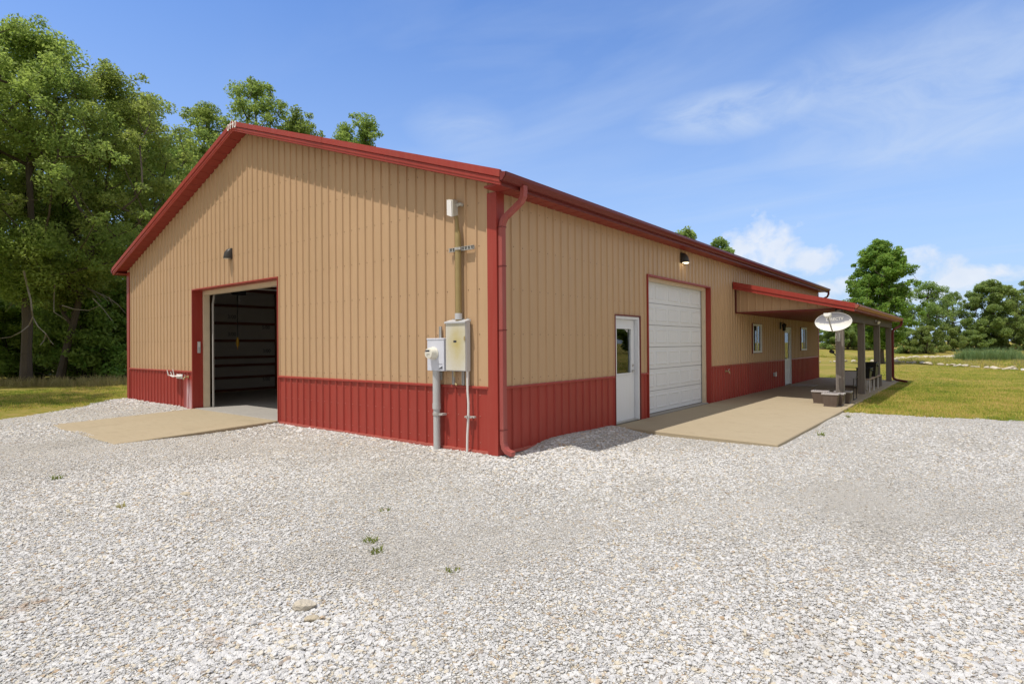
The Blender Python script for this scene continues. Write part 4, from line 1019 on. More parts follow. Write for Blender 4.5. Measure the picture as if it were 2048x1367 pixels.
def black_tub(label, x, y, w, d, h):
    o = thing('plastic_tub', label, 'tub', (x, y, bz + .46)); z = bz + .461
    mb = MB(); mb.loops([[(x + sx * w * k, y + sy * d * k, z + zz) for sx, sy in ((-1, -1), (1, -1), (1, 1), (-1, 1))] for k, zz in ((.38, 0), (.47, h * .92), (.5, h * .92), (.5, h), (.46, h), (.38, .05))]); mb.build('body', M_black, o, bevel=.006)
    mb = MB(); mb.tube([(x + w * .49, y - d * .25, z + h * .7), (x + w * .53, y - d * .25, z + h * .78), (x + w * .53, y + d * .25, z + h * .78), (x + w * .49, y + d * .25, z + h * .7)], .012, 6); mb.build('handle', M_black, o)
black_tub('black plastic tub on the bench, the lower of two', 2.72, 15.55, .42, .62, .34)
black_tub('black plastic tub on the far half of the bench, the taller of two', 2.74, 16.9, .42, .75, .48)

# ------------------------------------------------------------------ trees
def np_leaves(name, C, rad, per, size, mat, seed, flat=.75, tint=None):
    """leaf blades scattered in clumps: C clump centres (n,3), rad (n,)"""
    g = np.random.default_rng(seed); n = len(C); N = n * per
    d = g.normal(size=(N, 3)); d /= np.linalg.norm(d, axis=1)[:, None] + 1e-9
    d *= (g.random(N) ** .45)[:, None]; d[:, 2] *= flat
    wt = np.clip(rad ** 2, .1, None); cnt = np.maximum(12, (per * wt / wt.mean()).astype(int)); ci = np.repeat(np.arange(n), cnt); N = len(ci)
    d = g.normal(size=(N, 3)); d /= np.linalg.norm(d, axis=1)[:, None] + 1e-9
    d *= (g.random(N) ** .5)[:, None]; d[:, 2] *= flat
    P = C[ci] + d * rad[ci][:, None]
    nrm = g.normal(size=(N, 3)) + np.array([0, 0, .9]) + d * .8
    nrm /= np.linalg.norm(nrm, axis=1)[:, None]
    a = np.cross(nrm, g.normal(size=(N, 3))); a /= np.linalg.norm(a, axis=1)[:, None] + 1e-9
    b = np.cross(nrm, a)
    s = size * (.6 + .8 * g.random(N))[:, None]
    droop = nrm * (-.18) * s
    V = np.stack([P - a * s * .5, P + b * s * .27 + droop * .2, P + a * s * .5 + droop, P - b * s * .27 + droop * .2], 1).reshape(-1, 3)
    if tint is None: tint = g.random(n) * .55 + .1
    T = np.clip(tint[ci] + g.normal(size=N) * .13, 0, 1)
    me = bpy.data.meshes.new(name)
    me.vertices.add(N * 4); me.vertices.foreach_set('co', V.ravel().astype(np.float32))
    me.loops.add(N * 4); me.loops.foreach_set('vertex_index', np.arange(N * 4, dtype=np.int32))
    me.polygons.add(N); me.polygons.foreach_set('loop_start', np.arange(0, N * 4, 4, dtype=np.int32)); me.polygons.foreach_set('loop_total', np.full(N, 4, dtype=np.int32))
    me.update(calc_edges=True); me.materials.append(mat)
    q = me.attributes.new('tint', 'FLOAT', 'FACE'); q.data.foreach_set('value', T.astype(np.float32))
    return me
SPRIG = 70
def make_tree(label, loc, H, Rr, seed, mat, n_cl=150, per=170, leaf=.26, base=.28, trunks=1, lean=(0, 0), shape=1.0, cl_r=(.55, 1.15), name='tree', cat='tree', group=None, fill=.55, tr=.22, dead=0):
    r = random.Random(seed); g = np.random.default_rng(seed)
    o = thing(name, label, cat, loc, group)
    # clump centres in an uneven crown
    lob = [(r.uniform(0, 6.28), r.uniform(-.7, .8), r.uniform(.7, 1.12)) for _ in range(9)]
    C = []; rad = []
    zc = H * (base + (1 - base) * .5); hz_ = H * (1 - base) * .5
    while len(C) < n_cl:
        a = r.uniform(0, 6.28); zz = r.uniform(-1, 1); q = r.random() ** fill
        prof = max(.0, 1 - abs(zz) ** 2.2) ** .5 * (1 - .25 * max(0, zz) * shape)
        k = 1.0
        for la, lz, lr in lob:
            da = math.cos(a - la)
            if da > .6 and abs(zz - lz) < .35: k = lr
        x = math.cos(a) * prof * q * Rr * k; y = math.sin(a) * prof * q * Rr * k; z = zc + zz * hz_ * (.8 + .2 * k)
        C.append((x + lean[0] * z / H, y + lean[1] * z / H, z)); rad.append(r.uniform(*cl_r) * (1.1 - .3 * q))
    for _ in range(int(n_cl * .45)):                                # thin sprigs that break the outline
        a = r.uniform(0, 6.28); zz = r.uniform(-.6, 1.0); prof = max(.0, 1 - abs(zz) ** 2.2) ** .5 * (1 - .25 * max(0, zz) * shape)
        k = r.uniform(.92, 1.14)
        x = math.cos(a) * prof * Rr * k; y = math.sin(a) * prof * Rr * k; z = zc + zz * hz_ * r.uniform(1.0, 1.1)
        C.append((x + lean[0] * z / H, y + lean[1] * z / H, z)); rad.append(r.uniform(.28, .5) * cl_r[0] / .55)
    C = np.array(C); rad = np.array(rad)
    # branching skeleton: trunk(s), then each clump hangs on the nearest older node
    nodes = []; par = []; mb = MB()
    for tI in range(trunks):
        bx, by = (0, 0) if trunks == 1 else (r.uniform(-.5, .5) * trunks * .5, r.uniform(-.5, .5) * trunks * .5)
        tx, ty = lean[0] * .8 + r.uniform(-.12, .12) * H * .3 * trunks, lean[1] * .8 + r.uniform(-.12, .12) * H * .3 * trunks
        last = -1; n = 9
        for k in range(n + 1):
            f = k / n; z = f * H * .82
            nodes.append(Vector((bx + tx * f + r.uniform(-.1, .1) * f * H * .12, by + ty * f + r.uniform(-.1, .1) * f * H * .12, z - (.15 if k == 0 else 0)))); par.append(last); last = len(nodes) - 1
    order = sorted(range(len(C)), key=lambda i: math.hypot(C[i][0], C[i][1]) + abs(C[i][2] - H * .45) * .4)
    for i in order:
        c = Vector(C[i]); best = None; bd = 1e9
        for j, nn in enumerate(nodes):
            if nn.z > c.z - .1 * (c - nn).length or nn.z < H * base * .55: continue
            dd = (c - nn).length + .25 * max(0, nn.z)
            if dd < bd: bd = dd; best = j
        if best is None: best = min(range(len(nodes)), key=lambda j: (nodes[j] - c).length)
        m_ = nodes[best].lerp(c, .5) + Vector((r.uniform(-.15, .15), r.uniform(-.15, .15), -.06 * (c - nodes[best]).length))
        nodes.append(m_); par.append(best); nodes.append(c); par.append(len(nodes) - 2)
    kids = [0] * len(nodes)
    for j in range(len(nodes) - 1, -1, -1):
        kids[j] += 1
        if par[j] >= 0: kids[par[j]] += kids[j]
    tot = max(kids); rad_n = [max(.012, tr * (kk / tot) ** .5) for kk in kids]
    for j, p in enumerate(par):
        if p < 0: continue
        r0 = min(rad_n[p], rad_n[j] * 1.6); r1 = rad_n[j]
        if nodes[p].z < .3: r0 = r1 * 1.35
        mb.tube([nodes[p], nodes[j]], [r0, r1], 7 if r1 > .06 else 4, caps=False)
    tk = mb.build('trunk', M_bark, None, smooth=True); tk.parent = o
    g2 = np.random.default_rng(seed + 5); tint = np.clip(g2.random(len(C)) * .6 + .15, 0, 1)
    me = np_leaves('crown', C, rad, per, leaf, mat, seed + 1, tint=tint)
    cr = bpy.data.objects.new('crown', me); COL.objects.link(cr); cr.parent = o
    if dead:
        mb = MB()
        for _ in range(dead):
            a = r.uniform(0, 6.28); p = Vector((math.cos(a) * .2, math.sin(a) * .2, r.uniform(.28, .5) * H)); L = [p]; d = Vector((math.cos(a), math.sin(a), -.1))
            for k in range(6):
                d = (d + Vector((r.uniform(-.4, .4), r.uniform(-.4, .4), r.uniform(-.55, .1)))).normalized(); L.append(L[-1] + d * r.uniform(.4, .75))
                if k in (2, 3, 4):
                    e = (d + Vector((r.uniform(-.8, .8), r.uniform(-.8, .8), r.uniform(-.6, .3)))).normalized(); mb.tube([L[-1], L[-1] + e * .5, L[-1] + e * .9 + Vector((0, 0, -.15))], [.025, .018, .008], 4)
            mb.tube(L, [.055, .05, .042, .035, .028, .02, .01], 5)
        db = mb.build('dead_limb', M_dead, None, smooth=True); db.parent = o
    return o
def tz(x, y): return (x, y, ground_z(x, y))
GT = 'trees west of the building'
def T(u, dep): return tz(*at(u, dep))
# the wood on the left
tA = make_tree('tall light green tree with dead hanging limbs at the left of the building', T(52, 26.5), 15.9, 5.4, 1, M_leafA, 155, 300, .145, .26, 1, (.4, .2), name='tree', group=GT, tr=.21, dead=1)
tB = make_tree('leaning two-stemmed tree beside the building, lower than its neighbour', T(118, 28.5), 15.4, 4.4, 2, M_leafA, 135, 300, .145, .26, 2, (1.6, 1.6), group=GT, tr=.17, dead=1)
make_tree('broad tree rising just left of the gable roof edge', T(258, 33), 15.9, 4.1, 3, M_leafA, 150, 290, .15, .15, 1, (.3, .3), group=GT, tr=.26)
make_tree('tree whose crown is cut by the left edge of the picture', T(-90, 27), 15.8, 5.4, 4, M_leafA, 140, 230, .17, .3, 1, group=GT, tr=.3)
make_tree('shaded dark green tree standing deeper in the wood', T(150, 38), 15.5, 5.5, 5, M_leafB, 130, 130, .26, .12, 1, group=GT, tr=.3)
make_tree('dark green tree behind the gap left of the wood', T(5, 40), 15.5, 6, 6, M_leafB, 130, 130, .27, .10, 1, group=GT, tr=.3)
make_tree('dark tree close behind the left eave of the building', T(345, 40), 15.2, 4.0, 12, M_leafB, 110, 240, .19, .12, 1, group=GT, tr=.26)
make_tree('tree beyond the picture west of the gravel yard', (-20.6, -7.4, -.12), 12.5, 4.4, 13, M_leafA, 120, 150, .25, .34, 1, group=GT, tr=.3)
def limb(parent, pts, d, r0):
    P = []
    for i, (u, v) in enumerate(pts):
        dd = d + .25 * math.sin(i * 1.9); x, y = at(u, dd); P.append(Vector((x, y, 1.589 - (v - 695.5 + .0075 * (u - 60)) / 1153.1 * dd)))
    mb = MB(); mb.tube(P, [max(.012, r0 * (1 - .8 * i / (len(P) - 1))) for i in range(len(P))], 6); mb.build('dead_limb', M_dead, parent, smooth=True)
limb(tA, [(48, 540), (55, 572), (62, 600), (64, 620), (66, 634), (76, 652), (92, 667), (100, 680), (107, 688)], 25.2, .045)
limb(tA, [(66, 634), (58, 650), (42, 663), (22, 673), (-8, 677)], 25.2, .034)
limb(tA, [(92, 667), (88, 680), (80, 690)], 25.2, .03)
limb(tB, [(110, 560), (108, 600), (108, 623), (120, 631), (133, 640)], 26.5, .032)
limb(tB, [(124, 610), (150, 618), (178, 620), (200, 610)], 26.5, .03)
limb(tB, [(186, 596), (206, 616), (224, 640)], 26.5, .024)
# crowns over the roof
make_tree('tall ragged tree above the ridge of the roof', T(508, 44), 21.6, 4.8, 7, M_leafB, 110, 260, .19, .35, 1, group=GT, tr=.3, cl_r=(.6, 1.2), fill=.7)
make_tree('slim tree top left of the ridge, in the gap beside the wood', T(415, 45), 20.2, 3.0, 27, M_leafB, 80, 250, .19, .4, 1, group=GT, tr=.22)
make_tree('tree top over the roof right of the ridge, lower than the ragged one', T(598, 47), 20.4, 3.3, 28, M_leafB, 80, 250, .19, .4, 1, group=GT, tr=.22, fill=.8)
make_tree('tree top showing alone over the sloping roof', T(722, 52), 22.2, 3.1, 8, M_leafB, 65, 250, .20, .5, 1, group=GT, tr=.25)
make_tree('small tree tip over the eave nearest the wall light', T(1370, 62), 13.9, 1.6, 9, M_leafD, 50, 120, .34, .5, 1, group=GT, tr=.2)
make_tree('small tree tip over the far half of the eave', T(1441, 76), 15.2, 2.2, 10, M_leafD, 60, 120, .36, .5, 1, group=GT, tr=.2)
# right-hand side
make_tree('bright green young maple standing on the lawn beyond the porch', T(1763, 45), 9.3, 2.55, 11, M_leafC, 210, 150, .20, .16, 1, name='maple_tree', group=None, tr=.16, shape=1.0, cl_r=(.40, .75), fill=.5)
GR = 'trees along the far edge of the field'
make_tree('airy tree with a bare forked trunk behind the maple', T(1856, 84), 9.4, 3.4, 14, M_leafD, 52, 170, .23, .38, 1, group=GR, tr=.22)
make_tree('thin airy tree between the forked tree and the dense dark tree', T(1905, 88), 8.2, 2.6, 15, M_leafD, 38, 160, .23, .25, 1, group=GR, tr=.18)
make_tree('dense dark green tree with a wide rounded crown at the field edge', T(1985, 84), 9.6, 4.3, 16, M_leafD, 130, 260, .25, .04, 1, group=GR, tr=.28, cl_r=(.6, 1.1))
make_tree('dense dark tree cut by the right edge of the picture', T(2075, 86), 10.0, 4.6, 17, M_leafD, 130, 250, .26, .04, 1, group=GR, tr=.28, cl_r=(.6, 1.1))
make_tree('hazy small tree far behind the porch posts', T(1700, 96), 5.2, 3.6, 18, M_leafD, 110, 140, .36, .02, 1, group=GR, tr=.2)
far = make_tree('far tree east of the field outside the picture', tz(46, 60), 10, 5, 19, M_leafB, 150, 130, .42, .05, 1, group=GR, tr=.3)
for i, (x, y, s) in enumerate(((54, 50, 1.1), (60, 40, .95), (58, 68, 1.0), (64, 30, 1.1), (50, 76, .9), (70, 22, 1.0), (30, 96, 1.0), (40, 86, 1.05))):
    copy_thing(far, tz(x, y), i * 1.3, s)

def make_shrub(label, loc, H, Rr, seed, mat, n=70, per=130, leaf=.2, group=None):
    r = random.Random(seed); o = thing('shrub', label, 'shrub', loc, group)
    C = []; rad = []
    while len(C) < n:
        a = r.uniform(0, 6.28); q = r.random() ** .6; z = r.uniform(.08, 1)
        p = (1 - z ** 2.5) ** .5 * .85 + .15
        C.append((math.cos(a) * q * p * Rr, math.sin(a) * q * p * Rr, z * H)); rad.append(r.uniform(.3, .55) * (H / 3) ** .5)
    C = np.array(C); rad = np.array(rad)
    mb = MB()
    for c in C[:: 2]:
        b = Vector((r.uniform(-.2, .2), r.uniform(-.2, .2), -.05)); e = Vector(c); mb.tube([b, b.lerp(e, .5) + Vector((0, 0, .15)), e], [.035, .022, .008], 4, caps=False)
    s = mb.build('stem', M_bark, None); s.parent = o
    me = np_leaves('foliage', C, rad, per, leaf, mat, seed); f = bpy.data.objects.new('foliage', me); COL.objects.link(f); f.parent = o
    return o
GS = 'shrubs under the trees west of the building'
desc = ['dark shrub at the far left under the trees', 'low dark shrub left of the thick trunk', 'dark shrub between the two trunks', 'rounded shrub behind the leaning trunk', 'tall dark shrub midway between trunk and building', 'thick shrub nearer the building', 'dark shrub touching the corner of the building', 'shrub hidden partly behind the left eave']
for i, (u, d, h, rr) in enumerate(((-30, 30, 4.0, 2.2), (30, 31, 4.4, 2.3), (78, 32, 4.2, 2.2), (128, 31, 4.4, 2.3), (172, 30, 4.8, 2.2), (215, 30.5, 5.0, 2.2), (256, 32, 5.2, 2.4), (300, 36, 5, 2.5))):
    make_shrub(desc[i], T(u, d), h, rr, 60 + i, M_leafE, 85, 105, .2, GS)
for i, (u, d, h, rr) in enumerate(((-10, 36, 5.5, 3), (70, 37, 5.5, 3), (150, 37, 5.5, 3), (225, 37, 5.5, 3))):
    make_shrub(['deep shrub filling the dark of the wood at the left edge', 'deep shrub filling the dark behind the thick trunk', 'deep shrub filling the dark behind the leaning stems', 'deep shrub filling the dark nearest the building'][i], T(u, d), h, rr, 80 + i, M_leafE, 60, 80, .3, GS)
GF = 'shrubs along the far edge of the field'
desc = ['pale shrub seen between house wall and dish post', 'pale shrub just right of the dish post', 'grey green shrub behind the second porch post', 'low light green shrub under the airy tree', 'wide light green shrub beneath the forked tree', 'light green shrub between forked tree and dense tree', 'dark low shrub at the foot of the dense tree', 'dark low shrub at the right edge of the picture']
for i, (u, d, h, rr) in enumerate(((1655, 92, 4.0, 3.0), (1695, 90, 3.8, 2.8), (1735, 90, 3.6, 2.6), (1812, 82, 3.4, 2.4), (1850, 80, 3.6, 2.8), (1892, 82, 3.2, 2.6), (1945, 82, 2.6, 2.6), (2040, 82, 2.4, 2.8))):
    make_shrub(desc[i], T(u, d), h, rr, 90 + i, M_leafD, 60, 150, .22, GF)

# tall dry grass along the foot of the wood, reeds and rank grass round the pond
dry = hidden_coll('dry_kinds', [tuft_mesh('dry_tuft', 70 + i, 22, .15, .45, .007, .16, .6, M_dry) for i in range(4)])
wf = lambda x, y: cam_fd(x, y)
def strip(name, u0, u1, d0, d1, dens, coll, s0, s1, seed, ramp_=True):
    V = []; F = []; D = []
    n = 24; m_ = 6
    for j in range(m_ + 1):
        for i in range(n + 1):
            x, y = at(u0 + (u1 - u0) * i / n, d0 + (d1 - d0) * j / m_); V.append((x, y, ground_z(x, y) + .004))
    for j in range(m_):
        for i in range(n): F.append((j * (n + 1) + i, j * (n + 1) + i + 1, (j + 1) * (n + 1) + i + 1, (j + 1) * (n + 1) + i)); D.append(dens * (.35 + .65 * min(1, (j + .5) / 2.5)) * (.6 + .5 * math.sin(i * 1.7) ** 2))
    me = bpy.data.meshes.new(name); me.from_pydata(V, [], F); me.materials.append(M_dry)
    a = me.attributes.new('dens', 'FLOAT', 'FACE'); a.data.foreach_set('value', D); me.update()
    o = bpy.data.objects.new(name, me); COL.objects.link(o); scatter(o, coll, s0, s1, 1, seed, True); return kind(o, 'stuff')
strip('tall_grass', -60, 262, 25.2, 27.8, 18, dry, .7, 1.3, 31)
rank = hidden_coll('rank_kinds', [tuft_mesh('rank_tuft', 90 + i, 26, .15, .5, .012, .25, .7, M_turf) for i in range(3)] + [tuft_mesh('rank_dry', 95, 22, .2, .6, .010, .25, .7, M_dry)])
def pond_strip(name, t0, t1, s0, s1, dens, coll, a, b, seed):
    """strip along the pond: t across it, s along its near bank"""
    V = []; F = []; D = []; n = 30; m_ = 8
    for j in range(m_ + 1):
        for i in range(n + 1):
            t_ = t0 + (t1 - t0) * j / m_; s_ = s0 + (s1 - s0) * i / n
            x = PA[0] + PD[0] * s_ + PN[0] * t_; y = PA[1] + PD[1] * s_ + PN[1] * t_; V.append((x, y, ground_z(x, y) + .004))
    for j in range(m_):
        for i in range(n): F.append((j * (n + 1) + i, j * (n + 1) + i + 1, (j + 1) * (n + 1) + i + 1, (j + 1) * (n + 1) + i)); D.append(dens * (.4 + .6 * math.sin(i * .9 + j) ** 2))
    me = bpy.data.meshes.new(name); me.from_pydata(V, [], F); me.materials.append(M_turf)
    q = me.attributes.new('dens', 'FLOAT', 'FACE'); q.data.foreach_set('value', D); me.update()
    o = bpy.data.objects.new(name, me); COL.objects.link(o); scatter(o, coll, a, b, 1, seed, True); return kind(o, 'stuff')
pond_strip('pond_grass', .5, 15, -12, 36, 9, rank, .45, .95, 33)
reed = hidden_coll('reed_kinds', [tuft_mesh('reed_tuft', 120 + i, 30, .7, 1.5, .014, .3, .45, M_reed) for i in range(3)])
rx, ry = at(1980, 56)
V = []
me_ = MB(); me_.loops([[(rx + 2.6 * math.cos(k * .3927), ry + 1.6 * math.sin(k * .3927), ground_z(rx, ry))for k in range(16)], [(rx, ry, ground_z(rx, ry) + .01)] * 16], caps=False)
ro = me_.build('reeds', M_reed); q = ro.data.attributes.new('dens', 'FLOAT', 'FACE'); q.data.foreach_set('value', [16.0] * len(ro.data.polygons)); scatter(ro, reed, .7, 1.15, 1, 35, True); kind(ro, 'stuff')

# pale rocks that edge the pond, each one a thing
rocks = [stone_mesh('rock', 300 + i, .7, M_rock, 2, .15) for i in range(5)]
def put_rock(x, y, s, label, group, k):
    o = rocks[k % 5].copy(); COL.objects.link(o); o.name = 'rock'; o.location = (x, y, ground_z(x, y) + s * .16); o.scale = (s * rnd.uniform(.9, 1.5), s * rnd.uniform(.8, 1.2), s * rnd.uniform(.6, .9)); o.rotation_euler = (rnd.uniform(-.3, .3), rnd.uniform(-.3, .3), rnd.uniform(0, 6.3)); tag(o, label, 'rock', group)
near = [at(1640, 49), at(1700, 50), at(1760, 49.5), at(1790, 47.8), at(1850, 44), at(1900, 40.8), at(1960, 36.8), at(2048, 32.6), at(2100, 30.5)]
k = 0
for a, b in zip(near[:-1], near[1:]):
    n = max(3, int(math.hypot(a[0] - b[0], a[1] - b[1]) / .33))
    for i in range(n):
        if rnd.random() < .22: continue
        f = (i + rnd.random() * .8) / n; put_rock(a[0] + (b[0] - a[0]) * f + rnd.uniform(-.2, .2), a[1] + (b[1] - a[1]) * f + rnd.uniform(-.25, .25), rnd.choice((.2, .26, .32, .42)), 'pale rock in the row along the mown near bank of the pond', 'pale rocks along the near bank', k); k += 1
farr = [at(1785, 60), at(1805, 65), at(1850, 68), at(1925, 71)]
for a, b in zip(farr[:-1], farr[1:]):
    n = int(math.hypot(a[0] - b[0], a[1] - b[1]) / .16)
    for i in range(n):
        f = (i + rnd.random()) / n; put_rock(a[0] + (b[0] - a[0]) * f, a[1] + (b[1] - a[1]) * f + rnd.uniform(-.5, .5), rnd.choice((.4, .5, .65, .8)), 'pale rock in the heap along the far bank of the pond', 'pale rocks along the far bank', k); k += 1
x0, y0 = at(1790, 50)
# a gravel lane far behind the porch
mb = MB(); L = []
for i in range(9):
    x, y = at(1540 + i * 15.5, 84 + i * 1.2); h = 2.6 - .27 * i; L.append([(x + dx, y + dy, ground_z(x + dx, y + dy) + .03) for dx, dy in ((-.2, -h), (.2, h))])
mb.loops(L, closed=False, caps=False); kind(mb.build('road', M_road), 'structure')

# ------------------------------------------------------------------ loose stones and weeds in the yard
def one_stone(label, x, y, s, k, flat):
    o = stone_mesh('rock', k, flat, M_rock, 3, .08); COL.objects.link(o); o.location = (x, y, yard_z(x, y) + s * .12); o.scale = (s * 1.3, s * .9, s); o.rotation_euler = (.1, .1, .9); tag(o, label, 'rock')
one_stone('largest pale flat stone lying alone on the gravel', 2.15, -4.49, .125, 501, .85)
one_stone('second pale stone on the gravel, smaller and pointed, below the largest', 2.34, -4.55, .075, 502, .7)
one_stone('dark grey stone lying on the gravel in front of the concrete apron', -1.5, -3.75, .10, 503, .5)
def weed(label, x, y, seed, n=14, h=.09, m=M_weed):
    o = tuft_mesh('weed', seed, n + 8, h * .2, h * .75, .006, .06, 1.9, m); COL.objects.link(o); o.location = (x, y, yard_z(x, y) + .008); tag(o, label, 'weed', 'weeds in the gravel')
weed('small green weed on the gravel near the concrete apron', -3.73, -4.43, 601, 20, .10)
weed('small brownish weed on the gravel left of the middle', -1.48, -4.38, 602, 14, .09, M_dry)
weed('brightest green weed in the middle of the gravel', 1.44, -3.43, 603, 26, .08)
weed('olive weed just below the brightest one', 1.68, -3.56, 604, 22, .07)
weed('flat green weed low in the middle of the gravel', 2.49, -3.47, 605, 18, .05)
weed('dark green weed between meter and brightest weed', .78, -2.74, 606, 12, .06)
weed('thin upright weed beside the patio corner', 3.35, 5.2, 607, 16, .14)
weed('yellow green weed at the corner where lawn meets patio', 3.3, 8.4, 608, 22, .09)

# ------------------------------------------------------------------ light, sky
LD = Vector((.12, .42, -1.05)).normalized()
sun = bpy.data.lights.new('sun', 'SUN'); sun.energy = 3.2; sun.angle = R(.53); sun.color = (1, .935, .84)
so = bpy.data.objects.new('sun', sun); COL.objects.link(so); so.rotation_euler = LD.to_track_quat('-Z', 'Y').to_euler(); so.location = (0, -30, 60)
w = bpy.data.worlds.new('World'); S.world = w; w.use_nodes = True; nt = w.node_tree; nt.nodes.clear()
sky = nd(nt, 'ShaderNodeTexSky', sky_type='NISHITA', sun_disc=False)
sky.sun_elevation = math.asin(-LD.z); sky.sun_rotation = math.atan2(-LD.x, -LD.y) % (2 * math.pi)
sky.air_density = 1.0; sky.dust_density = 1.0; sky.ozone_density = 3.0; sky.altitude = 200
tc = nd(nt, 'ShaderNodeTexCoord'); dirv = tc.outputs['Generated']
sep = nd(nt, 'ShaderNodeSeparateXYZ'); lk(nt, dirv, sep.inputs[0])
zc = math_n(nt, 'MAXIMUM', sep.outputs[2], .06)
comb = nd(nt, 'ShaderNodeCombineXYZ'); lk(nt, math_n(nt, 'DIVIDE', sep.outputs[0], zc), comb.inputs[0]); lk(nt, math_n(nt, 'DIVIDE', sep.outputs[1], zc), comb.inputs[1])
def dirblob(u, v, wid, hgt, p=1.0):
    """soft patch of sky round one compass bearing and height"""
    k = (u - 1024) / 1153.1; d = Vector((FW[0] + k * RT[0], FW[1] + k * RT[1], (685 - v) / 1153.1)).normalized()
    az = math.atan2(d.x, d.y); el = math.asin(d.z)
    a = nd(nt, 'ShaderNodeMath', operation='ARCTAN2'); lk(nt, sep.outputs[0], a.inputs[0]); lk(nt, sep.outputs[1], a.inputs[1])
    e = nd(nt, 'ShaderNodeMath', operation='ARCSINE'); lk(nt, sep.outputs[2], e.inputs[0])
    da = math_n(nt, 'DIVIDE', math_n(nt, 'SUBTRACT', a.outputs[0], az), wid); de = math_n(nt, 'DIVIDE', math_n(nt, 'SUBTRACT', e.outputs[0], el), hgt)
    q = math_n(nt, 'ADD', math_n(nt, 'MULTIPLY', da, da), math_n(nt, 'MULTIPLY', de, de))
    return math_n(nt, 'SUBTRACT', 1.0, q)
ci = noise(nt, mapping(nt, comb.outputs[0], (.55, 1.5, 1), (0, 0, R(-35)), (2.3, 1.1, 0)), 1.0, 7, .55, .6)
ci2 = noise(nt, mapping(nt, comb.outputs[0], (.25, .4, 1), (0, 0, 0), (5, 2, 0)), 1.0, 3, .5)
cir = math_n(nt, 'MULTIPLY', math_n(nt, 'MULTIPLY', math_n(nt, 'SUBTRACT', ci.outputs[0], .42, clamp=True), 2.4), math_n(nt, 'MULTIPLY', math_n(nt, 'SUBTRACT', ci2.outputs[0], .38, clamp=True), 3.2), clamp=True)
blobs = [dirblob(1480, 225, .17, .045), dirblob(1850, 190, .26, .12), dirblob(1880, 270, .2, .05), dirblob(920, 245, .10, .05)]
ncir = noise(nt, mapping(nt, dirv, (7, 7, 16)), 1.0, 6, .6, .8)
st = None
for bq, wt in zip(blobs, (1.2, .8, .75, .45)):
    f = math_n(nt, 'MULTIPLY', math_n(nt, 'MAXIMUM', bq, 0.0), wt); st = f if st is None else math_n(nt, 'MAXIMUM', st, f)
cir = math_n(nt, 'ADD', math_n(nt, 'MULTIPLY', cir, .5), math_n(nt, 'MULTIPLY', st, math_n(nt, 'MULTIPLY', math_n(nt, 'SUBTRACT', ncir.outputs[0], .28, clamp=True), 2.0)), clamp=True)
ncu = noise(nt, mapping(nt, dirv, (22, 22, 26)), 1.0, 8, .58, .25)
cu = None
for (u, v, a, b) in ((1530, 500, .085, .058), (1590, 520, .07, .045), (1470, 520, .05, .04), (1690, 575, .10, .02), (1850, 545, .06, .036), (1930, 562, .075, .026), (1810, 590, .14, .02)):
    q = dirblob(u, v, a, b); cu = q if cu is None else math_n(nt, 'MAXIMUM', cu, q)
cum = math_n(nt, 'ADD', cu, math_n(nt, 'MULTIPLY', math_n(nt, 'SUBTRACT', ncu.outputs[0], .5), 3.2))
cum = math_n(nt, 'MULTIPLY', math_n(nt, 'SUBTRACT', cum, .35), 1.4, clamp=True)
shade = noise(nt, mapping(nt, dirv, (30, 30, 30), loc=(3, 1, .06)), 1.0, 6, .55)
skyt = mix(nt, 1.0, sky.outputs[0], (.72, .93, 1.24), 'MULTIPLY')
hzf = math_n(nt, 'POWER', math_n(nt, 'SUBTRACT', 1.0, math_n(nt, 'DIVIDE', math_n(nt, 'MAXIMUM', sep.outputs[2], 0.0), .55), clamp=True), 1.25)
skyt = mix(nt, math_n(nt, 'MULTIPLY', hzf, .85), skyt, (2.75, 3.55, 4.75))
cloudcol = mix(nt, shade.outputs[0], (4.0, 4.4, 5.1), (5.4, 5.5, 5.7))
a1 = mix(nt, math_n(nt, 'MULTIPLY', cir, .9), skyt, (3.5, 4.15, 5.2))
a2 = mix(nt, math_n(nt, 'MULTIPLY', cum, .8), a1, cloudcol)
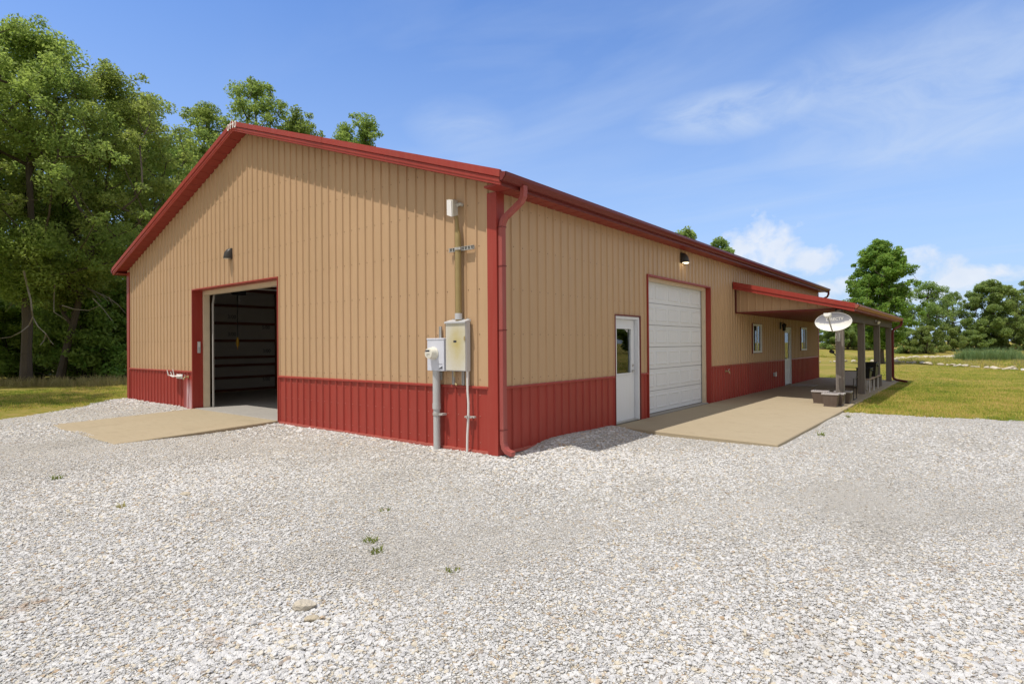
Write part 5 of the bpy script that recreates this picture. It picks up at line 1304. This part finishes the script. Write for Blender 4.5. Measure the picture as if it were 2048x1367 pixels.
# unseen pale veil added behind and overhead, to lift and neutralise the shade
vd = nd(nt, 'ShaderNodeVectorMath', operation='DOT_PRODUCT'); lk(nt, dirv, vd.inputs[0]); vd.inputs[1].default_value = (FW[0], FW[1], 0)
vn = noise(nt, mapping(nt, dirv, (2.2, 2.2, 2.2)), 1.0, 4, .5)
fill_veil = math_n(nt, 'MULTIPLY', math_n(nt, 'SUBTRACT', math_n(nt, 'ADD', .50, math_n(nt, 'MULTIPLY', math_n(nt, 'SUBTRACT', vn.outputs[0], .5), .25)), vd.outputs['Value']), 3.2, clamp=True)
a2 = mix(nt, math_n(nt, 'MULTIPLY', fill_veil, .88), a2, (3.7, 3.6, 3.4))
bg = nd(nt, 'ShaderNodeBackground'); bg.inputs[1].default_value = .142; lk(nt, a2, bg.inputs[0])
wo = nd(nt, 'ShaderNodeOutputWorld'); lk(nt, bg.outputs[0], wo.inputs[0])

# ------------------------------------------------------------------ camera
pit, rol = R(.261), R(-.43)
f0 = Vector((FW[0], FW[1], 0)); r0 = Vector((RT[0], RT[1], 0)); z0 = Vector((0, 0, 1))
fwd = f0 * math.cos(pit) + z0 * math.sin(pit); up1 = z0 * math.cos(pit) - f0 * math.sin(pit)
rgt = r0 * math.cos(rol) + up1 * math.sin(rol); upv = up1 * math.cos(rol) - r0 * math.sin(rol)
cam = bpy.data.cameras.new('camera'); co = bpy.data.objects.new('camera', cam); COL.objects.link(co)
co.matrix_world = Matrix(((rgt.x, upv.x, -fwd.x, CAM.x), (rgt.y, upv.y, -fwd.y, CAM.y), (rgt.z, upv.z, -fwd.z, CAM.z), (0, 0, 0, 1)))
cam.sensor_width = 36; cam.lens = 36 * 1153.1 / 2048; cam.clip_end = 6000; cam.clip_start = .05
S.camera = co
S.view_settings.view_transform = 'Standard'; S.view_settings.look = 'None'; S.view_settings.exposure = 0.32; S.view_settings.gamma = 1
S.render.engine = 'CYCLES'; S.cycles.max_bounces = 8; S.cycles.diffuse_bounces = 4; S.cycles.transparent_max_bounces = 12
S.cycles.use_denoising = True
